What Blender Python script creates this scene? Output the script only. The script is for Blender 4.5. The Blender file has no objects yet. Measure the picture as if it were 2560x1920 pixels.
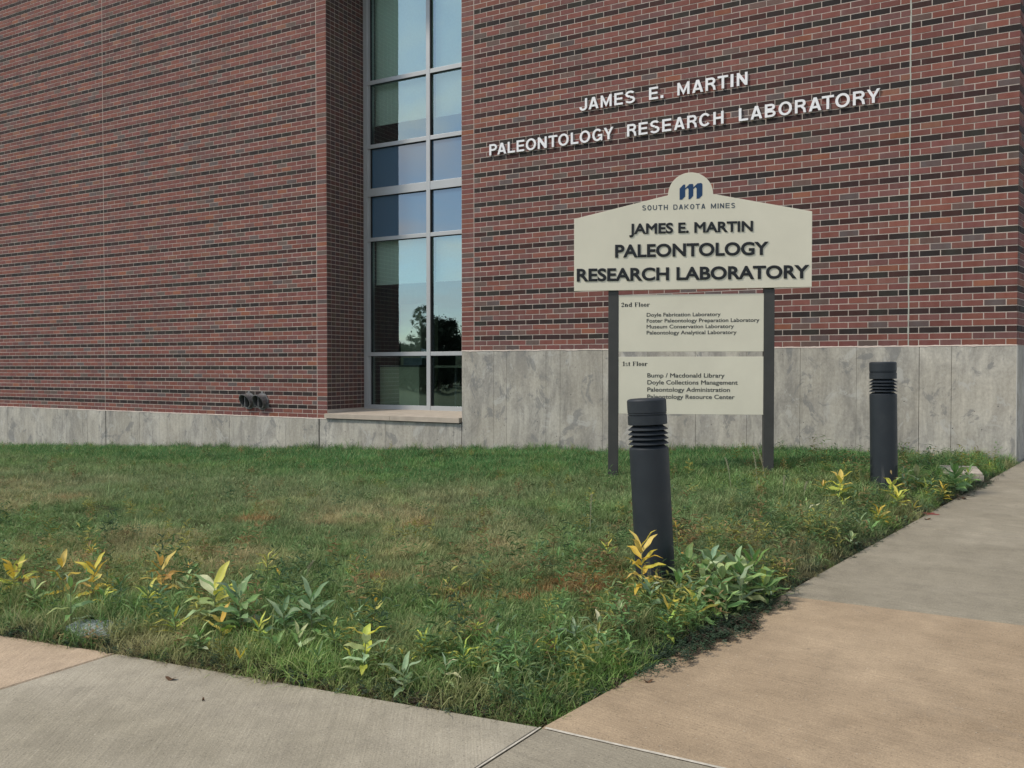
import bpy, math, random
import numpy as np
from mathutils import Vector, Matrix
R = math.radians
rng = random.Random(7)
nrg = np.random.default_rng(11)
sc = bpy.context.scene

# ------------------------------------------------------------------ camera
EYE = 1.22; CAMY = -10.288; FPX = 2185.5; PITCH = .0194; ALPHA = 1.0593
cd = bpy.data.cameras.new('camera'); cam = bpy.data.objects.new('camera', cd); sc.collection.objects.link(cam)
cd.sensor_fit = 'HORIZONTAL'; cd.sensor_width = 36; cd.lens = 36 * FPX / 2560; cd.clip_start = .05; cd.clip_end = 1500
cam.location = (0, CAMY, EYE)
cam.rotation_euler = (math.pi / 2 - PITCH, 0, math.pi / 2 - ALPHA)
sc.camera = cam

# ------------------------------------------------------------------ world and light
SUN_EL, SUN_AZ = 48, 224      # azimuth clockwise from +Y: the sun stands behind the camera to the left
w = bpy.data.worlds.new('World'); sc.world = w; w.use_nodes = True
nt = w.node_tree; nt.nodes.clear()
def N(tree, typ, **kw):
    n = tree.nodes.new(typ)
    for k, v in kw.items():
        if k in n.inputs.keys() if isinstance(k, str) else False: n.inputs[k].default_value = v
        else: setattr(n, k, v)
    return n
sky = nt.nodes.new('ShaderNodeTexSky'); sky.sky_type = 'NISHITA'; sky.sun_disc = False
sky.sun_elevation = R(SUN_EL); sky.sun_rotation = R(SUN_AZ); sky.air_density = 1.0; sky.dust_density = .4; sky.ozone_density = 2.5
tc = nt.nodes.new('ShaderNodeTexCoord')
sep = nt.nodes.new('ShaderNodeSeparateXYZ'); nt.links.new(tc.outputs['Generated'], sep.inputs[0])
zc = nt.nodes.new('ShaderNodeMath'); zc.operation = 'MAXIMUM'; nt.links.new(sep.outputs['Z'], zc.inputs[0]); zc.inputs[1].default_value = 0
za = nt.nodes.new('ShaderNodeMath'); za.operation = 'ADD'; nt.links.new(zc.outputs[0], za.inputs[0]); za.inputs[1].default_value = .16
dv = nt.nodes.new('ShaderNodeVectorMath'); dv.operation = 'DIVIDE'; nt.links.new(tc.outputs['Generated'], dv.inputs[0]); nt.links.new(za.outputs[0], dv.inputs[1])
n1 = nt.nodes.new('ShaderNodeTexNoise'); n1.inputs['Scale'].default_value = 1.15; n1.inputs['Detail'].default_value = 7; n1.inputs['Roughness'].default_value = .55; n1.inputs['Distortion'].default_value = .4
CLOUD_OFF = (5, 9, 3)
of_ = nt.nodes.new('ShaderNodeVectorMath'); of_.operation = 'ADD'; nt.links.new(dv.outputs[0], of_.inputs[0]); of_.inputs[1].default_value = CLOUD_OFF; nt.links.new(of_.outputs[0], n1.inputs['Vector'])
cr = nt.nodes.new('ShaderNodeValToRGB'); cr.color_ramp.elements[0].position = .39; cr.color_ramp.elements[1].position = .62
cr.color_ramp.elements[0].color = (0, 0, 0, 1); cr.color_ramp.elements[1].color = (1, 1, 1, 1)
nt.links.new(n1.outputs['Fac'], cr.inputs[0])
mx = nt.nodes.new('ShaderNodeMix'); mx.data_type = 'RGBA'; nt.links.new(cr.outputs[0], mx.inputs[0])
nt.links.new(sky.outputs[0], mx.inputs[6]); mx.inputs[7].default_value = (7.3, 7.3, 7.4, 1)
bg = nt.nodes.new('ShaderNodeBackground'); bg.inputs[1].default_value = .1
wo = nt.nodes.new('ShaderNodeOutputWorld'); nt.links.new(mx.outputs[2], bg.inputs[0]); nt.links.new(bg.outputs[0], wo.inputs[0])
sl = bpy.data.lights.new('sun', 'SUN'); sl.energy = 2.0; sl.angle = R(7); sl.color = (1, .90, .77)
so = bpy.data.objects.new('sun', sl); sc.collection.objects.link(so)
so.rotation_euler = (R(90 - SUN_EL), 0, R(180 - SUN_AZ)); so.location = (-10, -20, 20)
vs = sc.view_settings; vs.view_transform = 'Standard'; vs.look = 'None'; vs.exposure = 0.56; vs.gamma = 1; vs.use_curve_mapping = False

# ------------------------------------------------------------------ helpers
def lin(c):
    return tuple(((v / 255) / 12.92 if v / 255 <= .04045 else ((v / 255 + .055) / 1.055) ** 2.4) for v in c)
class Mat:
    """tiny node-graph builder"""
    def __init__(s, name, rough=.8, spec=.3, metal=0):
        s.m = bpy.data.materials.new(name); s.m.use_nodes = True; s.t = s.m.node_tree; s.b = s.t.nodes['Principled BSDF']
        s.b.inputs['Roughness'].default_value = rough; s.b.inputs['Specular IOR Level'].default_value = spec; s.b.inputs['Metallic'].default_value = metal
    def n(s, typ, **kw):
        x = s.t.nodes.new(typ)
        for k, v in kw.items(): setattr(x, k, v)
        return x
    def l(s, a, b): s.t.links.new(a, b)
    def pos(s, scale=(1, 1, 1), off=(0, 0, 0), obj=False):
        if obj: v = s.n('ShaderNodeTexCoord').outputs['Object']
        else: v = s.n('ShaderNodeNewGeometry').outputs['Position']
        mp = s.n('ShaderNodeMapping'); mp.inputs['Scale'].default_value = scale; mp.inputs['Location'].default_value = off
        s.l(v, mp.inputs['Vector']); return mp.outputs[0]
    def noise(s, vec, scale, detail=3, rough=.5, dist=0):
        x = s.n('ShaderNodeTexNoise'); x.inputs['Scale'].default_value = scale; x.inputs['Detail'].default_value = detail
        x.inputs['Roughness'].default_value = rough; x.inputs['Distortion'].default_value = dist
        if vec is not None: s.l(vec, x.inputs['Vector'])
        return x.outputs['Fac']
    def voro(s, vec, scale, feature='F1'):
        x = s.n('ShaderNodeTexVoronoi'); x.feature = feature; x.inputs['Scale'].default_value = scale; s.l(vec, x.inputs['Vector']); return x
    def ramp(s, fac, stops):
        x = s.n('ShaderNodeValToRGB'); e = x.color_ramp.elements
        while len(e) < len(stops): e.new(.5)
        for i, (p, c) in enumerate(stops):
            e[i].position = p; e[i].color = (*c, 1) if hasattr(c, '__len__') else (c, c, c, 1)
        s.l(fac, x.inputs[0]); return x.outputs[0]
    def mix(s, fac, a, b, mode='MIX'):
        x = s.n('ShaderNodeMix'); x.data_type = 'RGBA'; x.blend_type = mode
        for i, v in ((0, fac), (6, a), (7, b)):
            if hasattr(v, 'is_linked') or hasattr(v, 'links'): s.l(v, x.inputs[i])
            elif hasattr(v, '__len__'): x.inputs[i].default_value = (*v[:3], 1)
            else: x.inputs[i].default_value = v
        return x.outputs[2]
    def math(s, op, a, b=0.):
        x = s.n('ShaderNodeMath'); x.operation = op
        for i, v in ((0, a), (1, b)):
            if hasattr(v, 'links'): s.l(v, x.inputs[i])
            else: x.inputs[i].default_value = v
        return x.outputs[0]
    def col(s, c):
        if hasattr(c, 'links'): s.l(c, s.b.inputs['Base Color'])
        else: s.b.inputs['Base Color'].default_value = (*c[:3], 1)
        return s
    def rough(s, c): s.l(c, s.b.inputs['Roughness']); return s
    def bump(s, h, strength=.3, dist=.01):
        x = s.n('ShaderNodeBump'); x.inputs['Strength'].default_value = strength; x.inputs['Distance'].default_value = dist
        s.l(h, x.inputs['Height']); s.l(x.outputs[0], s.b.inputs['Normal']); return s
    def attr(s, name):
        x = s.n('ShaderNodeAttribute'); x.attribute_name = name; return x
def simple(name, c, rough=.6, spec=.4, metal=0, var=.12, scale=8):
    m = Mat(name, rough, spec, metal)
    f = m.noise(m.pos(), scale, 4, .6)
    cc = m.mix(m.ramp(f, [(.3, 0.), (.7, 1.)]), [v * (1 - var) for v in c], [min(1, v * (1 + var)) for v in c])
    m.col(cc); return m.m

def new_mesh(name, v, f, mat, smooth=False):
    me = bpy.data.meshes.new(name); me.from_pydata([tuple(p) for p in v], [], [tuple(q) for q in f]); me.update()
    if mat is not None:
        for m_ in (mat if isinstance(mat, (list, tuple)) else [mat]): me.materials.append(m_)
    if smooth: me.polygons.foreach_set('use_smooth', [True] * len(me.polygons))
    return me
def link(name, data, parent=None, loc=None):
    o = bpy.data.objects.new(name, data); sc.collection.objects.link(o)
    if parent is not None: o.parent = parent
    if loc is not None: o.location = loc
    return o
def tag(o, label=None, cat=None, group=None, kind=None):
    if label: o['label'] = label
    if cat: o['category'] = cat
    if group: o['group'] = group
    if kind: o['kind'] = kind
    return o
class MB:
    def __init__(s): s.v = []; s.f = []; s.mi = []
    def box(s, x0, x1, y0, y1, z0, z1, M=None, skip=(), mi=0):
        b = len(s.v); p = [(x0, y0, z0), (x1, y0, z0), (x1, y1, z0), (x0, y1, z0), (x0, y0, z1), (x1, y0, z1), (x1, y1, z1), (x0, y1, z1)]
        if M is not None: p = [tuple(M @ Vector(q)) for q in p]
        s.v += p
        for k, q in (('b', (0, 3, 2, 1)), ('t', (4, 5, 6, 7)), ('f', (0, 1, 5, 4)), ('r', (1, 2, 6, 5)), ('k', (2, 3, 7, 6)), ('l', (3, 0, 4, 7))):
            if k not in skip: s.f.append([b + i for i in q]); s.mi.append(mi)
        return s
    def tube(s, pts, rad, seg=6, cap=True, mi=0):
        pts = [Vector(p) for p in pts]; b0 = len(s.v)
        rad = rad if hasattr(rad, '__len__') else [rad] * len(pts)
        for i, p in enumerate(pts):
            d = (pts[min(i + 1, len(pts) - 1)] - pts[max(i - 1, 0)]).normalized()
            a = d.orthogonal().normalized() if abs(d.z) < .9 else Vector((1, 0, 0)).cross(d).normalized(); c = d.cross(a)
            for k in range(seg):
                t = 2 * math.pi * k / seg; q = p + (a * math.cos(t) + c * math.sin(t)) * rad[i]; s.v.append(tuple(q))
        for i in range(len(pts) - 1):
            for k in range(seg):
                k2 = (k + 1) % seg; s.f.append([b0 + i * seg + k, b0 + i * seg + k2, b0 + (i + 1) * seg + k2, b0 + (i + 1) * seg + k]); s.mi.append(mi)
        if cap:
            s.f.append([b0 + k for k in reversed(range(seg))]); s.mi.append(mi)
            s.f.append([b0 + (len(pts) - 1) * seg + k for k in range(seg)]); s.mi.append(mi)
        return s
    def lathe(s, prof, seg=48, cx=0, cy=0, mi=0):
        b = len(s.v)
        for r_, z in prof:
            for k in range(seg):
                t = 2 * math.pi * k / seg; s.v.append((cx + r_ * math.cos(t), cy + r_ * math.sin(t), z))
        for i in range(len(prof) - 1):
            for k in range(seg):
                k2 = (k + 1) % seg; s.f.append([b + i * seg + k, b + i * seg + k2, b + (i + 1) * seg + k2, b + (i + 1) * seg + k]); s.mi.append(mi)
        return s
    def prism(s, poly, y0, y1, mi=0):
        """poly in (x,z), front at y0 (towards -Y), back at y1; counter-clockwise seen from the front"""
        b = len(s.v); n = len(poly)
        s.v += [(x, y0, z) for x, z in poly] + [(x, y1, z) for x, z in poly]
        s.f.append([b + i for i in range(n)]); s.mi.append(mi)
        s.f.append([b + n + i for i in reversed(range(n))]); s.mi.append(mi)
        for i in range(n):
            j = (i + 1) % n; s.f.append([b + j, b + i, b + n + i, b + n + j]); s.mi.append(mi)
        return s
    def build(s, name, mat, parent=None, smooth=False, loc=None, bevel=0):
        me = new_mesh(name, s.v, s.f, mat)
        if isinstance(mat, (list, tuple)): me.polygons.foreach_set('material_index', s.mi)
        if smooth:
            me.polygons.foreach_set('use_smooth', [True] * len(me.polygons)); me.set_sharp_from_angle(angle=R(32))
        o = link(name, me, parent, loc)
        if bevel:
            md = o.modifiers.new('bevel', 'BEVEL'); md.width = bevel; md.segments = 2; md.limit_method = 'ANGLE'
        return o

# ------------------------------------------------------------------ ground heights (metres; the wall plane is y=0, the corner at x=.126)
def z_walk(x, y): return .255 + .033 * y
WX = [-40, -17.6, -14.3, -11.8, -9.17, -6.56, -4.32, -2.37, -.88, 3]
WZ = [-1.1, -.45, -.32, -.20, -.105, .02, .115, .19, .235, .25]
def edge_x(y): return -1.347 + .1985 * (y + 7.66)
FX = [-30, -12, -7, -5, -3.99, -3.29, -2.43, -1.347]; FY = [-9.6, -8.75, -8.32, -8.08, -7.965, -7.874, -7.79, -7.66]
def edge_y(x): return float(np.interp(x, FX, FY))
def z_lawn(x, y):
    yf = edge_y(min(x, -1.347)); t = min(1, max(0, (y - yf) / (0 - yf)))
    d1 = max(0, edge_x(y) - x); d2 = max(0, y - yf)
    z = z_walk(x, y) + (np.interp(x, WX, WZ) - .255) * t ** 1.3
    b = .15 * math.exp(-((y + 2.5) / 1.9) ** 2) * math.exp(-((x + 1.5) / 2.3) ** 2) + .035
    z += b * (1 - math.exp(-d1 / .45)) * (1 - math.exp(-d2 / .8)) * (1 if y < -1 else max(.3, 1 - .5 * (y + 1)))
    z -= .035 * math.exp(-min(d1, d2) / .12)
    z += .012 * math.sin(x * 2.1 + 1) * math.cos(y * 1.7) + .008 * math.sin(x * 5.3) * math.sin(y * 4.1)
    return float(z)
_c, _s = math.cos(PITCH), math.sin(PITCH); _sa, _ca = math.sin(ALPHA), math.cos(ALPHA)
def at_ground(px, py, fn=z_lawn):
    """where the line of sight through a photo point meets the ground"""
    u = (px - 1280) / FPX; v = -(py - 960) / FPX
    F = _c + v * _s; Z = -_s + v * _c
    d = Vector((u * _sa - F * _ca, u * _ca + F * _sa, Z)); o = Vector((0, CAMY, EYE)); t = .5
    for i in range(4000):
        p = o + d * t
        if p.z < fn(p.x, p.y) or p.y > -.02: break
        t += .006
    return p, t * F

# ------------------------------------------------------------------ materials
def brick_mat(name, per_object):
    m = Mat(name, .82, .25)
    base = m.n('ShaderNodeObjectInfo').outputs['Color'] if per_object else m.attr('brick_colour').outputs['Color']
    f = m.noise(m.pos((13, 13, 4)), 1.0, 2, .5)            # fire-flashing in soft bands along each brick
    f = m.ramp(f, [(.36, 0.), (.66, 1.)])
    br = m.n('ShaderNodeVectorMath'); br.operation = 'MULTIPLY_ADD'; m.l(base, br.inputs[0]); br.inputs[1].default_value = (1.12, 1.28, 1.32); br.inputs[2].default_value = (.003, .004, .004)
    c = m.mix(m.math('MULTIPLY', f, .75), base, br.outputs[0])
    g = m.noise(m.pos(), 220, 3, .7)
    c = m.mix(.45, c, m.ramp(g, [(.3, .38), (.7, .62)]), 'OVERLAY')
    big = m.noise(m.pos((.5, .5, .8)), 1.0, 3, .6)
    c = m.mix(.35, c, m.ramp(big, [(.3, .40), (.7, .60)]), 'OVERLAY')
    c = m.mix(1., c, (1.0, .98, .94), 'MULTIPLY')
    m.col(c).bump(m.noise(m.pos((60, 60, 160)), 1.6, 3, .7), .5, .003); return m.m
M_brick = brick_mat('brick face', False); M_brick1 = brick_mat('brick face single', True)
def mk():
    m = Mat('mortar', .95, .1)
    f = m.noise(m.pos(), 90, 4, .7); g = m.noise(m.pos(), 1.3, 4, .6)
    c = m.mix(m.ramp(f, [(.3, 0.), (.7, 1.)]), (.44, .385, .34), (.55, .485, .43))
    c = m.mix(.3, c, m.ramp(g, [(.3, .35), (.7, .65)]), 'OVERLAY')
    m.col(c).bump(f, .4, .003); return m.m
M_mortar = mk()
def mk():
    m = Mat('board formed concrete', .85, .2)
    rnd = m.n('ShaderNodeObjectInfo').outputs['Random']
    p = m.pos()
    st = m.noise(m.pos((3.0, 3.0, 1.2)), 1.5, 6, .68, .6)
    fine = m.noise(m.pos((9, 9, 7)), 4, 5, .75)
    streak = m.noise(m.pos((26, 26, .7)), 1.0, 4, .6)
    warm = m.noise(m.pos((1.1, 1.1, .9), (4, 0, 2)), 1.3, 3, .5)
    c = m.mix(m.ramp(st, [(.36, 0.), (.50, .55), (.60, 1.)]), (.255, .248, .228), (.44, .425, .375))
    c = m.mix(m.math('MULTIPLY', m.ramp(warm, [(.42, 0.), (.6, 1.)]), .45), c, (.37, .345, .285))
    c = m.mix(.40, c, m.ramp(fine, [(.25, .25), (.75, .75)]), 'OVERLAY')
    c = m.mix(.20, c, m.ramp(streak, [(.3, .30), (.7, .70)]), 'OVERLAY')
    c = m.mix(.45, c, m.ramp(rnd, [(0., .38), (1., .66)]), 'OVERLAY')
    # pale drips in splashes and dark bug holes
    sp = m.noise(m.pos((2.2, 2.2, 1.6), (9, 3, 1)), 1.4, 7, .72, .9)
    c = m.mix(m.math('MULTIPLY', m.ramp(sp, [(.57, 0.), (.61, 1.)]), .55), c, (.46, .46, .43))
    sp2 = m.noise(m.pos((2.8, 2.8, 2.0), (1, 7, 5)), 1.3, 7, .7, .8)
    c = m.mix(m.math('MULTIPLY', m.ramp(sp2, [(.56, 0.), (.61, 1.)]), .62), c, (.175, .18, .18))
    v = m.voro(p, 9)
    hole = m.ramp(v.outputs['Distance'], [(.035, 1.), (.06, 0.)])
    keep = m.ramp(v.outputs['Color'], [(.55, 0.), (.6, 1.)])
    hh = m.math('MULTIPLY', hole, keep)
    c = m.mix(hh, c, (.05, .05, .05))
    m.col(c)
    hgt = m.math('SUBTRACT', m.math('ADD', fine, m.math('MULTIPLY', streak, .6)), m.math('MULTIPLY', hh, 2.))
    m.bump(hgt, .35, .006); return m.m
M_conc = mk()
def slab_mat(name, c0, c1, ang=0.):
    m = Mat(name, .88, .22)
    big = m.noise(m.pos(), .9, 5, .6, .4); mid = m.noise(m.pos(), 6, 5, .65); fine = m.noise(m.pos(), 160, 3, .75)
    mp = m.pos((1, 1, 1)); rot = m.n('ShaderNodeVectorRotate'); rot.rotation_type = 'Z_AXIS'; rot.inputs['Angle'].default_value = ang; m.l(mp, rot.inputs['Vector'])
    sc_ = m.n('ShaderNodeMapping'); sc_.inputs['Scale'].default_value = (2.2, 95, 1); m.l(rot.outputs[0], sc_.inputs['Vector'])
    broom = m.noise(sc_.outputs[0], 1, 4, .6, .3)
    c = m.mix(m.ramp(big, [(.35, 0.), (.65, 1.)]), c0, c1)
    c = m.mix(.35, c, m.ramp(mid, [(.25, .25), (.75, .75)]), 'OVERLAY')
    c = m.mix(.42, c, m.ramp(fine, [(.3, .22), (.7, .78)]), 'OVERLAY')
    c = m.mix(.22, c, m.ramp(broom, [(.3, .3), (.7, .7)]), 'OVERLAY')
    v = m.voro(m.pos(), 3.1); spots = m.math('MULTIPLY', m.ramp(v.outputs['Distance'], [(.015, 1.), (.04, 0.)]), m.ramp(v.outputs['Color'], [(.4, 0.), (.5, 1.)]))
    c = m.mix(m.math('MULTIPLY', spots, .6), c, (.08, .07, .055))
    st = m.noise(m.pos((1, 1, 1), (3, 8, 0)), 2.4, 6, .7, 1.2)
    c = m.mix(m.math('MULTIPLY', m.ramp(st, [(.6, 0.), (.72, 1.)]), .22), c, (.17, .15, .13))
    pv = m.voro(m.pos(), 70); pit = m.math('MULTIPLY', m.ramp(pv.outputs['Distance'], [(.12, 1.), (.22, 0.)]), m.ramp(pv.outputs['Color'], [(.55, 0.), (.6, 1.)]))
    c = m.mix(m.math('MULTIPLY', pit, .55), c, (.07, .06, .045))
    pw_ = m.voro(m.pos((1, 1, 1), (5, 2, 0)), 48); wht = m.math('MULTIPLY', m.ramp(pw_.outputs['Distance'], [(.10, 1.), (.18, 0.)]), m.ramp(pw_.outputs['Color'], [(.70, 0.), (.75, 1.)]))
    c = m.mix(m.math('MULTIPLY', wht, .4), c, (.5, .47, .4))
    m.col(c).bump(m.math('ADD', m.math('MULTIPLY', broom, 1.2), fine), .6, .003); return m.m
M_slab_tan = slab_mat('tan concrete', (.275, .208, .135), (.355, .275, .185), .2)
M_slab_tan2 = slab_mat('pale tan concrete', (.35, .27, .185), (.42, .33, .235), 1.0)
M_slab_grey = slab_mat('grey concrete', (.262, .238, .180), (.345, .315, .248), 1.0)
M_slab_grey2 = slab_mat('warm grey concrete', (.222, .200, .150), (.280, .254, .196), .2)
M_caulk = simple('pale joint sealant', (.48, .45, .38), .8, .2, 0, .25, 30)
M_dirt = simple('dark joint dirt', (.045, .04, .03), .95, .1, 0, .3, 30)
M_frame = simple('anodised aluminium frame', (.43, .45, .455), .42, .5, .35, .05, 3)
M_sill = simple('limestone sill', (.40, .35, .29), .8, .3, 0, .12, 6)
M_alu = simple('brushed aluminium letters', (.74, .745, .75), .42, .5, .15, .06, 9)
M_board = simple('cream painted sign panel', (.67, .645, .52), .5, .35, 0, .04, 3)
M_post = simple('dark bronze sign post', (.045, .046, .043), .5, .4, 0, .15, 6)
M_black = simple('black raised letter', (.008, .010, .012), .4, .4, 0, .1, 5)
M_ink = simple('dark printed text', (.045, .05, .05), .6, .2, 0, .1, 5)
M_blue = simple('navy blue logo', (.012, .048, .125), .5, .3, 0, .08, 5)
M_boll = simple('charcoal powder coat', (.016, .022, .028), .5, .4, 0, .16, 14)
def mk():
    m = Mat('charcoal powder coat', .5, .4)
    a = m.noise(m.pos(), 14, 4, .6); st = m.noise(m.pos((1, 1, .12), (0, 0, 0), True), 34, 4, .6)
    tc_ = m.n('ShaderNodeTexCoord'); sp_ = m.n('ShaderNodeSeparateXYZ'); m.l(tc_.outputs['Object'], sp_.inputs[0])
    low = m.ramp(sp_.outputs['Z'], [(.0, 1.), (.22, 0.)])
    c = m.mix(a, (.014, .019, .025), (.021, .028, .035))
    sc1 = m.math('MULTIPLY', m.ramp(st, [(.60, 0.), (.66, 1.)]), low)
    c = m.mix(m.math('MULTIPLY', sc1, .6), c, (.16, .16, .15))
    dust = m.ramp(m.noise(m.pos(), 5, 5, .7), [(.5, 0.), (.8, .35)])
    c = m.mix(dust, c, (.05, .055, .055))
    m.col(c); m.rough(m.ramp(a, [(.2, .40), (.8, .62)])); return m.m
M_boll = mk()
M_bollin = simple('dark lamp core', (.006, .007, .009), .6, .3)
M_vent = simple('weathered vent metal', (.20, .20, .20), .45, .5, .4, .3, 25)
M_void = simple('dark void', (.004, .005, .006), .9, .1)
M_soil = None
def mk():
    m = Mat('lawn soil and thatch', .95, .1)
    a = m.noise(m.pos(), 30, 5, .7); b = m.noise(m.pos(), 1.2, 4, .6)
    c = m.mix(m.ramp(a, [(.35, 0.), (.65, 1.)]), (.022, .026, .012), (.075, .075, .038))
    c = m.mix(m.math('MULTIPLY', m.ramp(b, [(.4, 0.), (.6, 1.)]), .5), c, (.04, .06, .02))
    m.col(c).bump(a, .8, .02); return m.m
M_soil = mk()

# ------------------------------------------------------------------ paving
walk = link('sidewalk', None); tag(walk, kind='structure')
def slab(poly, mat, name='slab', th=.10, z=0.):
    """poly: counter-clockwise plan outline; small rounded arris"""
    c = Vector((sum(p[0] for p in poly) / len(poly), sum(p[1] for p in poly) / len(poly), 0)); v = []; f = []; n = len(poly)
    def ring(off, dz):
        for x, y in poly:
            d = (Vector((x, y, 0)) - c); L = max(d.length, 1e-6); q = Vector((x, y, 0)) - d / L * off; v.append((q.x, q.y, z_walk(q.x, q.y) + z + dz))
    ring(0, -th); ring(0, -.006); ring(.008, 0)
    for k in range(2):
        for i in range(n):
            j = (i + 1) % n; f.append((k * n + i, k * n + j, (k + 1) * n + j, (k + 1) * n + i))
    f.append([2 * n + i for i in range(n)])
    return link(name, new_mesh(name, v, f, mat), walk)
YJ = [-7.68, -5.77, -3.80, -1.88, .06, 2.0, 4.0, 6.0, 8.0, 10.0]; g = .004
RM = [M_slab_tan, M_slab_grey2, M_slab_grey2, M_slab_grey2, M_slab_grey2, M_slab_grey, M_slab_grey2, M_slab_grey, M_slab_grey]
for i in range(9):
    y0, y1 = YJ[i] + g, YJ[i + 1] - g
    for k in range(2):
        a0 = edge_x(y0) + k * 2.30 + (g if k else 0); a1 = edge_x(y1) + k * 2.30 + (g if k else 0)
        slab([(a0, y0), (a0 + 2.29, y0), (a1 + 2.29, y1), (a1, y1)], RM[i] if k == 0 else M_slab_grey)
XL = [-1.3535, -3.30, -5.25, -7.2, -9.15, -11.1, -13.05, -15.0, -16.95, -18.9]
LM = [M_slab_grey, M_slab_tan2, M_slab_grey, M_slab_tan2, M_slab_grey, M_slab_grey2, M_slab_grey, M_slab_grey, M_slab_grey]
for i in range(9):
    x1, x0 = XL[i] - g, XL[i + 1] + g
    sk = -.24
    top = [(x1 + 0, edge_y(x1) - (.02 if i == 0 else 0)), ((x0 + x1) / 2, edge_y((x0 + x1) / 2)), (x0, edge_y(x0))]
    slab([(x0 + sk, edge_y(x0) - 2.0), (x1 + sk, edge_y(x1) - 2.0)] + top, LM[i])
    slab([(x0 + 2 * sk, edge_y(x0) - 4.0), (x1 + 2 * sk, edge_y(x1) - 4.0), (x1 + sk, edge_y(x1) - 2.0 - 2 * g), (x0 + sk, edge_y(x0) - 2.0 - 2 * g)], M_slab_grey)
for k in range(2):
    for q in range(2):
        x0 = -1.352 + k * 2.3 + g; y1 = -7.68 - g - q * 1.95
        slab([(x0 - .24 * (q + 1), y1 - 1.94), (x0 + 2.29 - .24 * (q + 1), y1 - 1.94), (x0 + 2.29 - .24 * q, y1), (x0 - .24 * q, y1)], M_slab_grey2 if k == 0 else M_slab_grey)
# bed under the joints, two sealed joints at the crossing
bed = MB()
bp = [(4.4, -12.9), (4.4, 9.9), (edge_x(9.9) + .02, 9.9), (edge_x(-7.66) + .02, -7.68)]
bp += [(x, edge_y(x) - .02) for x in (-1.7, -2.43, -3.29, -3.99, -5, -7, -12, -19)] + [(-19, -12.9)]
bv = [(x, y, z_walk(x, y) - .045) for x, y in bp]
bedo = link('joint_bed', new_mesh('joint_bed', bv, [list(range(len(bv)))], M_dirt), walk)
def strip(p0, p1, wd, mat, name, dz=.0015, n=24, jit=.0012):
    p0 = Vector(p0); p1 = Vector(p1); d = (p1 - p0).normalized(); s_ = Vector((-d.y, d.x)); v = []; f = []
    for i in range(n + 1):
        q = p0.lerp(p1, i / n); a = wd / 2 + rng.uniform(-jit, jit); b = wd / 2 + rng.uniform(-jit, jit)
        for h in (q + s_ * a, q - s_ * b): v.append((h.x, h.y, z_walk(h.x, h.y) + dz))
        if i: f.append((2 * i - 2, 2 * i - 1, 2 * i + 1, 2 * i))
    return link(name, new_mesh(name, v, f, mat), walk)
strip((-1.351, -7.684), (-1.351 - .236, -9.6), .008, M_caulk, 'joint_sealant', .002)
strip((-1.335, -7.682), (.95, -7.682), .012, M_caulk, 'joint_sealant', .002)
strip((-1.3585, -7.70), (-1.3585 - .234, -9.6), .004, M_dirt, 'joint_dirt', .001, 24, .003)
# red survey paint at the edge of the walk
pp, _ = at_ground(2316, 1284, z_walk); v = [(0, 0)]; nn = 22
M_red = Mat('faded red marking paint', .8, .2).col((.24, .055, .05)).m
v = []; 
for i in range(nn):
    t = 2 * math.pi * i / nn; r_ = 1 + .35 * rng.uniform(-1, 1)
    x = pp.x + .07 * r_ * math.cos(t); y = pp.y + .045 * r_ * math.sin(t); v.append((x, y, z_walk(x, y) + .002))
link('paint_mark', new_mesh('paint_mark', v, [list(range(nn))], M_red), walk)

# ------------------------------------------------------------------ lawn bed
nu, nv = 150, 110; v = []; f = []
for j in range(nv + 1):
    t = j / nv; xr = -1.347 + (.174) / 1 * 0 + (edge_x(0) + 1.347) * t
    for i in range(nu + 1):
        u = (i / nu) ** .45; x = -30 + (xr + 30) * u
        yf = edge_y(-30 + (-1.347 + 30) * u); y = yf * (1 - t) - 0.0 * t
        v.append((x - .002, y + .003 * (1 - t), z_lawn(x, y)))
for j in range(nv):
    for i in range(nu):
        a = j * (nu + 1) + i; f.append((a, a + 1, a + nu + 2, a + nu + 1))
lawn = link('lawn', new_mesh('lawn', v, f, M_soil, True)); tag(lawn, kind='structure')

# ground beyond the paving
def mk():
    m = Mat('distant grass and asphalt', .95, .1)
    a = m.noise(m.pos(), 1.5, 5, .7)
    m.col(m.mix(a, (.05, .065, .03), (.10, .11, .06))); return m.m
gz = -.55
hole = [(-32, -13), (4.5, -13), (4.5, 10), (-32, 10)]
gr = MB(); L = 600
me = new_mesh('ground', [(-L, -L, gz), (L, -L, gz), (L, L, gz), (-L, L, gz)], [(0, 1, 2, 3)], mk())
ground = link('ground', me); tag(ground, kind='structure')
# verges that carry the surface from the paving down to the ground
M_verge = simple('verge turf', (.06, .075, .035), .95, .1, 0, .3, 3)
vv = [(-32, -13, z_walk(0, -13) - .05), (4.5, -13, z_walk(0, -13) - .05), (12, -24, gz + .01), (-45, -24, gz + .01), (4.5, 10, z_walk(0, 10) - .05), (20, 10, gz + .01), (20, -20, gz + .01)]
link('verge', new_mesh('verge', vv, [(0, 3, 2, 1), (1, 2, 6, 5, 4)], M_verge), ground)

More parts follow.
